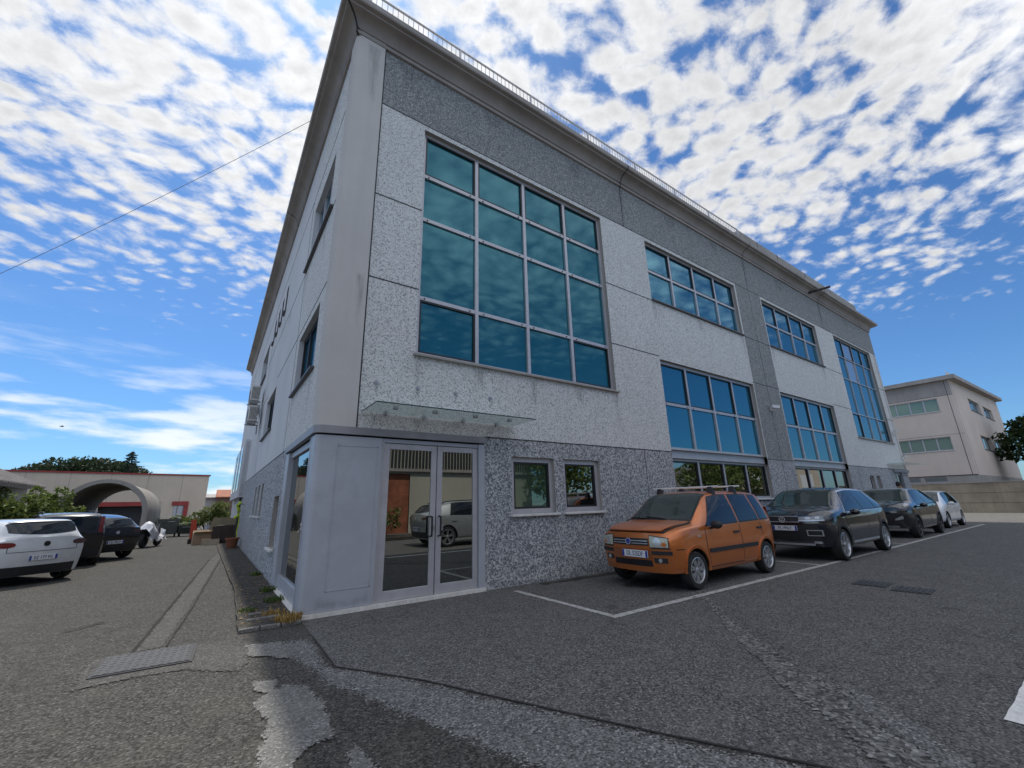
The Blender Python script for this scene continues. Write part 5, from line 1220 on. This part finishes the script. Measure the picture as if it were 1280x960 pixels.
# bins
def bin_(loc, w, d, h, label, rz=0, col=(.06, .065, .06)):
    t = thing('waste_bin', loc, label, 'bin', rz); mt = plain('bin_plastic', col, .6, 0, .2, 3)
    m = MB(); v = [(-w*.44, -d*.44, .16), (w*.44, -d*.44, .16), (w*.44, d*.44, .16), (-w*.44, d*.44, .16), (-w/2, -d/2, h), (w/2, -d/2, h), (w/2, d/2, h), (-w/2, d/2, h)]
    m.add(v, [(0, 3, 2, 1), (0, 1, 5, 4), (1, 2, 6, 5), (2, 3, 7, 6), (3, 0, 4, 7), (4, 5, 6, 7)]); m.build('body', mt, t, bevel=.03)
    l = MB(); pr = [(-.52, 0), (-.45, .07), (-.2, .12), (.2, .12), (.45, .07), (.52, 0)]
    l.grid([[(w*1.03*x_/1.04, y_, h+.01+z_) for x_, z_ in pr] for y_ in (-d*.53, d*.53)], 0, True); l.build('lid', mt, t)
    for sx in (-1, 1):
        for sy in (-1, 1): MB().disc((sx*w*.36, sy*d*.34, .08), (1, 0, 0), .08, .05, 14).build('wheel', 'tyre', t)
    MB().tube([(-w*.3, -d*.5, h*.85), (-w*.3, -d*.58, h*.85), (w*.3, -d*.58, h*.85), (w*.3, -d*.5, h*.85)], .014, 6).build('handle', 'steel', t)
bin_((-3.55, 26.4, 0), 1.0, .9, 1.0, 'tall grey waste bin beside the foot of the vault', 0, (.11, .12, .11)); bin_((-2.62, 26.0, 0), .95, .8, .62, 'low dark green waste bin nearer the hedge', R(8), (.035, .045, .035))
# motor scooter under a white cover
def scooter():
    t = thing('motor_scooter', (-3.55, 17.6, 0), 'motor scooter half wrapped in a silvery white cover in front of the vault', 'scooter', R(70))
    for x in (-.55, .55): MB().lathe([(.14, -.05), (.24, -.06), (.27, 0), (.24, .06), (.14, .05), (.02, .03), (.02, -.03), (.14, -.05)], (x, 0, .27), 'y', 20).build('wheel', 'tyre', t)
    m = MB(); m.tube([(-.6, 0, .45), (-.3, 0, .55), (.1, 0, .40), (.4, 0, .55), (.52, 0, .9)], [.12, .17, .11, .13, .05], 10); m.build('body', 'black_paint', t)
    MB().tube([(.5, -.30, 1.0), (.52, 0, .96), (.5, .30, 1.0)], .018, 6).build('handlebar', 'black_plastic', t)
    rows = []; rn = random.Random(2)
    for i in range(15):
        x = -.7+i*.09; row = []
        for k in range(13):
            a = math.pi*k/12; hh = .62+.28*math.sin(i*.45)+rn.uniform(-.03, .03); row.append((x+rn.uniform(-.02, .02), math.cos(a)*(.30+.05*math.sin(k*2.1+i)), max(.28+.08*math.sin(i*1.7), hh*math.sin(a)**.6+.12)))
        rows.append(row)
    MB().grid(rows, 0, True).build('cover', plain('silver_cover', (.62, .63, .66), .35, .2, .2, 5), t)
    MB().box((-.12, .1, .0), (-.08, .3, .2)).build('stand', 'steel', t)
scooter()
# clutter at the end of the drive
M['card'] = plain('cardboard', (.34, .24, .15), .85, 0, .15, 3); M['wood'] = plain('raw_wood', (.40, .33, .24), .8, 0, .2, 4); M['wood_dark'] = plain('dark_board', (.045, .03, .022), .7, 0, .3, 3)
def crate(loc, w, d, h, mat, label, rz, kind='cardboard_box', cat='box', open_=True):
    t = thing(kind, loc, label, cat, rz)
    m = MB(); e = .02
    m.box((-w/2, -d/2, 0), (w/2, -d/2+e, h)); m.box((-w/2, d/2-e, 0), (w/2, d/2, h)); m.box((-w/2, -d/2+e, 0), (-w/2+e, d/2-e, h)); m.box((w/2-e, -d/2+e, 0), (w/2, d/2-e, h)); m.box((-w/2+e, -d/2+e, 0), (w/2-e, d/2-e, e)); m.build('body', mat, t)
    if open_:
        f = MB(); f.add([(-w/2, -d/2, h), (w/2, -d/2, h), (w/2*.95, -d/2-.14, h+.05), (-w/2*.95, -d/2-.14, h+.05)], [(0, 1, 2, 3)]); f.add([(-w/2, d/2, h), (w/2, d/2, h), (w/2*.95, d/2+.1, h+.10), (-w/2*.95, d/2+.1, h+.10)], [(0, 1, 2, 3)]); f.build('flap', mat, t)
crate((-1.75, 17.3, 0), .75, .5, .48, 'card', 'open brown cardboard box in the clutter at the end of the drive', R(6))
crate((-1.45, 16.5, 0), .62, .30, .24, 'wood', 'long low pale wooden crate on the ground before the cardboard box', R(-4), 'wooden_crate', 'crate', False)
t = thing('tilted_board', (-1.15, 17.5, 0), 'large tan board leaning over the dark cabinet at the wall', 'board', R(-5)); m = MB(); m.add([(-.55, 0, .1), (.5, 0, .0), (.55, .35, 1.05), (-.35, .35, 1.1), (-.55, .04, .1), (.5, .04, 0), (.55, .39, 1.05), (-.35, .39, 1.1)], [(0, 1, 2, 3), (4, 5, 6, 7), (0, 1, 5, 4), (1, 2, 6, 5), (2, 3, 7, 6), (3, 0, 4, 7)]); m.build('panel', plain('olive_board', (.17, .14, .085), .8, 0, .2, 2), t); MB().box((-.5, .39, .2), (.5, .42, .26)).build('batten', 'wood', t)
t = thing('wooden_cabinet', (-.95, 16.9, 0), 'dark brown wooden cabinet standing against the left wall', 'cabinet'); MB().box((-.35, -.3, .05), (.36, .3, .78)).build('carcass', 'wood_dark', t, bevel=.01)
for sx in (-1, 1): MB().box((-.17+sx*.175-.165, -.325, .10), (-.17+sx*.175+.165, -.301, .74)).build('door', 'wood_dark', t); 
MB().box((-.33, -.28, 0), (.34, .28, .05)).build('base', 'black', t)
t = thing('red_barrier', (-2.15, 18.2, 0), 'bright red plastic barrier leaning behind the cardboard box', 'barrier', R(10)); m = MB(); m.add([(-.10, 0, .2), (.16, 0, .2), (.06, .1, 1.05), (-.12, .1, 1.0), (-.10, .05, .2), (.16, .05, .2), (.06, .15, 1.05), (-.12, .15, 1.0)], [(0, 1, 2, 3), (4, 5, 6, 7), (0, 1, 5, 4), (1, 2, 6, 5), (2, 3, 7, 6), (3, 0, 4, 7)]); m.build('panel', plain('red_plastic', (.42, .05, .02), .5, 0, .15, 5), t); MB().box((-.14, -.05, 0), (.2, .12, .2)).build('foot', 'black_plastic', t)
t = thing('bucket', (-1.62, 18.0, .5), 'pale blue grey bucket on top of the clutter', 'bucket'); MB().lathe([(.001, 0), (.12, 0), (.16, .28), (.165, .28), (.155, .27), (.12, .02)], (0, 0, .0), 'z', 18).build('body', plain('bucket_plastic', (.35, .38, .45), .5), t); MB().tube([(-.16, 0, .27), (-.1, 0, .38), (.1, 0, .38), (.16, 0, .27)], .006, 6).build('handle', 'steel', t)
t = thing('low_table', (-1.62, 18.0, 0), 'low wooden table holding the bucket behind the boxes', 'table'); MB().box((-.35, -.25, .46), (.35, .25, .5)).build('top', 'wood', t)
for sx in (-1, 1):
    for sy in (-1, 1): MB().box((sx*.31-.02, sy*.21-.02, 0), (sx*.31+.02, sy*.21+.02, .46)).build('leg', 'wood', t)
# pot and the yellow green hose on the wall
t = thing('plant_pot', (-.82, 13.2, .045), 'terracotta pot standing at the foot of the left wall', 'pot'); MB().lathe([(.001, 0), (.15, 0), (.21, .30), (.235, .30), (.235, .36), (.20, .36), (.18, .30), (.001, .28)], (0, 0, 0), 'z', 20).build('pot', plain('terracotta', (.20, .075, .04), .85, 0, .2, 6), t)
MB().lathe([(.001, .335), (.19, .33)], (0, 0, 0), 'z', 16).build('soil', 'bark', t)
t = thing('garden_hose', (-.60, 14.0, 0), 'bright yellow green hose hanging in coils on the left wall above the pot', 'hose'); m = MB(); pts = []
for k in range(70): a = k/10*2*math.pi; pts.append((-.05-.20*((k*7) % 10)/10, math.cos(a)*.20+.02*math.sin(k), 1.40+math.sin(a)*.30+.03*math.sin(k*.7)))
M['hose'] = plain('yellow_green_hose', (.42, .55, .03), .5, 0, .12, 6); m.tube(pts, .022, 8); m.build('coil', 'hose', t)
m = MB(); m.tube([(-.07, -.05, 1.2), (-.06, -.1, .9), (-.08, -.02, .6), (-.06, -.12, .35), (-.14, -.3, .12)], .02, 8); m.build('tail', 'hose', t); MB().tube([(.07, 0, 1.62), (-.12, 0, 1.62)], .02, 6).build('hook', 'steel', t)
# weeds at the corner
def tuft(loc, n, h, spread, mat, label, seed):
    rn = random.Random(seed); m = MB()
    for k in range(n):
        a = rn.random()*6.283; r = spread*rn.random()**.6; x, y = math.cos(a)*r, math.sin(a)*r*1.0; b = rn.random()*6.283; l = h*rn.uniform(.4, 1); w = .003+.003*rn.random(); dx, dy = math.cos(b)*l*rn.uniform(.2, .9), math.sin(b)*l*rn.uniform(.2, .9)
        px, py = -math.sin(b)*w, math.cos(b)*w
        m.add([(x-px, y-py, 0), (x+px, y+py, 0), (x+px+dx*.5, y+py+dy*.5, l*.65), (x-px+dx*.5, y-py+dy*.5, l*.65), (x+dx, y+dy, l*.9)], [(0, 1, 2, 3), (3, 2, 4)])
    return tag(m.build('grass_tuft', mat, loc=loc, recalc=False), label, 'grass tuft', 'weeds along the foot of the left wall')
tuft((-.66, -.12, .04), 260, .12, .15, 'dry_grass', 'dry straw coloured tuft at the entrance corner', 1); tuft((-.78, .35, .045), 120, .09, .14, 'dry_grass', 'sparse dry tuft just behind the corner tuft', 2)
tuft((-.68, 1.3, .045), 130, .10, .14, 'grass', 'green weed tuft below the side glazing of the entrance', 3); tuft((-1.05, .85, .045), 120, .045, .13, 'grass', 'low bright green moss tuft on the side pavement', 4); tuft((-.66, 2.3, .045), 120, .11, .12, 'grass', 'green weed tuft at the far end of the side glazing', 5)
tuft((-.66, 4.6, .045), 120, .10, .12, 'grass', 'small weed tuft below the narrow window of the left wall', 6)
lt = MB(); rn = random.Random(12)
for k in range(260):
    x, y = rn.uniform(-1.15, -.56), rn.random()**1.6*7; s = rn.uniform(.01, .03); a = rn.random()*6.28
    lt.add([(x+math.cos(a+q_)*s, y+math.sin(a+q_)*s*.6, .050+rn.random()*.008) for q_ in (0, 1.5, 3.1, 4.6)], [(0, 1, 2, 3)])
tag(lt.build('leaf_litter', 'dry_grass', recalc=False), kind='stuff')
MB
for lo, lab in (((7.29, -3.80), 'square cast iron drain cover in the parking lane, nearer the cars'), ((7.12, -4.34), 'square cast iron drain cover in the parking lane, farther from the cars')):
    t = thing('drain_cover', (lo[0], lo[1], .004), lab, 'drain cover', R(4)); MB().box((-.24, -.22, 0), (.24, .22, .006)).build('frame', 'joint', t)
    m = MB()
    for i in range(6): m.box((-.2, -.19+i*.066, .006), (.2, -.15+i*.066, .012))
    m.build('grate', plain('cast_iron', (.05, .05, .052), .6, .4, .2, 8), t)
t = thing('drain_cover', (-1.96, -.72, .012), 'large pale chequered steel drain cover set in the drive at the left', 'drain cover', R(-3)); MB().box((-.37, -.33, 0), (.37, .33, .010)).build('frame', 'joint', t); MB().box((-.345, -.305, .0), (.345, .305, .016)).build('plate', plain('worn_grey_steel', (.062, .063, .066), .75, .1, .25, 6), t)
m = MB()
for i in range(11):
    for j in range(9): m.box((-.32+i*.064-.02, -.28+j*.07-.006, .016), (-.32+i*.064+.02, -.28+j*.07+.006, .0195), 0, R(45 if (i+j) % 2 else -45))
m.build('tread', plain('tread_steel', (.095, .096, .10), .7, .1, .2, 6), t)
# small bird high over the yard
t = thing('bird', (-14.4, 50.4, 9.5), 'small dark bird flying above the left yard', 'bird', R(30)); m = MB(); m.tube([(-.16, 0, 0), (-.05, 0, .01), (.08, 0, .02), (.16, 0, .0)], [.01, .045, .04, .01], 8); m.build('body', 'black', t)
for sg in (1, -1): m = MB(); m.add([(-.05, 0, .02), (.08, 0, .02), (.02, .18*sg, .10), (-.10, .36*sg, .05), (-.09, .18*sg, .09)], [(0, 1, 2, 4), (4, 2, 3)]); m.build('wing', 'black', t)

# ---------------------------------------------------------------- person behind the far cars
def person():
    me = bpy.data.meshes.new('person'); bm = bmesh.new(); sk = {}
    J = {'pel': (0, 0, .98, .15), 'sp': (0, .01, 1.18, .14), 'ch': (0, 0, 1.40, .17), 'nk': (0, 0, 1.55, .065), 'hd': (0, -.01, 1.66, .085), 'ht': (0, 0, 1.76, .08)}
    E_ = [('pel', 'sp'), ('sp', 'ch'), ('ch', 'nk'), ('nk', 'hd'), ('hd', 'ht')]
    for s_, k in (('l', 1), ('r', -1)):
        J.update({'hip'+s_: (.10*k, 0, .92, .10), 'kn'+s_: (.11*k, -.01, .50, .07), 'an'+s_: (.11*k, .02, .09, .045), 'to'+s_: (.12*k, -.15, .04, .035), 'sh'+s_: (.19*k, 0, 1.44, .07), 'el'+s_: (.24*k, .02, 1.16, .045), 'wr'+s_: (.23*k, -.06, .92, .03), 'ha'+s_: (.22*k, -.08, .84, .032)})
        E_ += [('pel', 'hip'+s_), ('hip'+s_, 'kn'+s_), ('kn'+s_, 'an'+s_), ('an'+s_, 'to'+s_), ('ch', 'sh'+s_), ('sh'+s_, 'el'+s_), ('el'+s_, 'wr'+s_), ('wr'+s_, 'ha'+s_)]
        for i, (dx, dl) in enumerate(((-.022, .075), (-.007, .085), (.008, .08), (.022, .065))):
            J['f%d%s' % (i, s_)] = (.22*k, -.08+dx, .835-dl*.5, .009); J['g%d%s' % (i, s_)] = (.21*k, -.075+dx, .835-dl, .008); E_ += [('ha'+s_, 'f%d%s' % (i, s_)), ('f%d%s' % (i, s_), 'g%d%s' % (i, s_))]
        J['t'+s_] = (.20*k, -.13, .83, .010); E_.append(('ha'+s_, 't'+s_))
    keys = list(J); me.from_pydata([J[k][:3] for k in keys], [(keys.index(a), keys.index(b)) for a, b in E_], [])
    o = bpy.data.objects.new('person', me); COL.objects.link(o)
    md = o.modifiers.new('skin', 'SKIN'); 
    if not me.skin_vertices: me.attributes
    lay = me.skin_vertices[0].data if me.skin_vertices else None
    return o, J, keys
def person2():
    bpy.ops.object.select_all(action='DESELECT')
    o, J, keys = person(); bpy.context.view_layer.objects.active = o; o.select_set(True)
    if not o.data.skin_vertices: bpy.ops.mesh.customdata_skin_add()
    for i, k in enumerate(keys): o.data.skin_vertices[0].data[i].radius = (J[k][3], J[k][3]*(.75 if k in ('pel', 'sp', 'ch') else 1)); 
    o.data.skin_vertices[0].data[0].use_root = True
    s = o.modifiers.new('sub', 'SUBSURF'); s.levels = s.render_levels = 2
    m, nt, bs = new_mat('person_skin_and_clothes'); z = nt.node('ShaderNodeSeparateXYZ', {0: objc(nt)}).outputs[2]
    c = nt.ramp(nt.m('DIVIDE', z, 1.8), [(0, (.02, .02, .022)), (.06, (.03, .035, .06)), (.545, (.05, .055, .07)), (.86, (.42, .27, .19))], 'CONSTANT'); P(bs, nt, col=c, rough=.7, spec=.3)
    o.data.materials.append(m); o.location = (23.6, -.62, 0); o.scale = (1.06,)*3; o.rotation_euler = (0, 0, R(-50))
    tag(o, 'person with dark hair standing behind the white car near the far entrance', 'person')
    h = MB(); h.lathe([(.001, .135), (.06, .125), (.098, .08), (.108, .02), (.104, -.04), (.085, -.07)], (0, .022, 1.68), 'z', 18); h.build('hair', plain('dark_hair', (.012, .010, .009), .6), o)
    f = MB()
    for k in (1, -1): f.disc((.032*k, -.098, 1.675), (0, 1, 0), .010, .012, 10); f.tube([(.092*k, .0, 1.64), (.098*k, .012, 1.70)], .016, 6)
    f.tube([(0, -.09, 1.685), (0, -.118, 1.645)], [.008, .014], 6); f.tube([(-.026, -.092, 1.612), (.026, -.092, 1.612)], .007, 6); f.build('face', plain('face_features', (.16, .09, .07), .6), o)
person2()

# ---------------------------------------------------------------- across the yard, mirrored in the glass
OW = thing('workshop_building', (-6, -16, 0), 'cream workshop with dark ribbed band and rust red door mirrored in the entrance', 'building'); OW.rotation_euler = (0, 0, math.pi); 
OF = Face(lambda a, d, z: (a, d, z))
m = MB(); OF.panel(m, -22, 8, 0, 6.8, [(-13.2, -8.6, .0, 3.1)]); m.build('wall', plain('cream_render', (.42, .40, .33), .85, 0, .1, .5), OW)
m = MB()
for k in range(150): x = -22+k*.2; m.box((x, -.04, 3.4), (x+.13, .01, 5.3))
m.build('ribbed_band', plain('dark_ribbed_sheet', (.035, .04, .045), .5, .2), OW)
m = MB(); m.box((-22, -.15, 3.22), (8, .02, 3.36)); m.build('ledge', 'cornice', OW)
m = MB(); m.box((-13.2, .1, 0), (-8.6, .2, 3.1)); m.build('door', 'rust', OW)
m = MB(); m.box((-22, .3, 0), (8, 10, 6.7)); m.build('core', 'black', OW)
m = MB()
for k in range(5): m.box((-11.8, -.06, 4.0+k*.2), (-10.9, -.045, 4.12+k*.2))
m.build('notice', 'white_paint', OW)
OB = thing('beige_building', (48, -20, 0), 'beige building with white window bays mirrored in the far ground floor windows', 'building'); OB.rotation_euler = (0, 0, 0)
MB().box((0, -8, 0), (24, 0, 5.4)).build('wall', 'beige_wall', OB)
for k in range(6): MB().box((1.5+k*3.6, -.01, 2.6), (3.6+k*3.6, .04, 4.4)).build('window', 'white_paint', OB); 
for k, (x, y, h_, r__) in enumerate(((17.5, -15.5, 5.6, 2.5), (33.5, -14, 5.0, 3.2), (40.5, -14.5, 5.4, 3.4))):
    tree((x, y, 0), h_, r__, ('green tree mirrored in the small ground floor window by the entrance', 'round tree mirrored above the orange car, nearer the entrance', 'round tree mirrored above the orange car, nearer the far end')[k], 'leaf', 20+k, 3000, .17)
for k, (x, y) in enumerate(((.6, -12.6), (2.6, -12.3), (4.6, -12.7))):
    shrub((x, y, 0), 1.0, .5, 1.35, ('left end shrub of the bed mirrored in the entrance door', 'middle shrub of the bed mirrored in the entrance door', 'right end shrub of the bed mirrored in the entrance door')[k], 'leaf_yellow', 30+k, 1600, .06)
MB().box((-3, -13.4, 0), (7, -11.7, .12)).build('planting_bed', 'dirt'); tag(bpy.data.objects['planting_bed'], kind='structure')
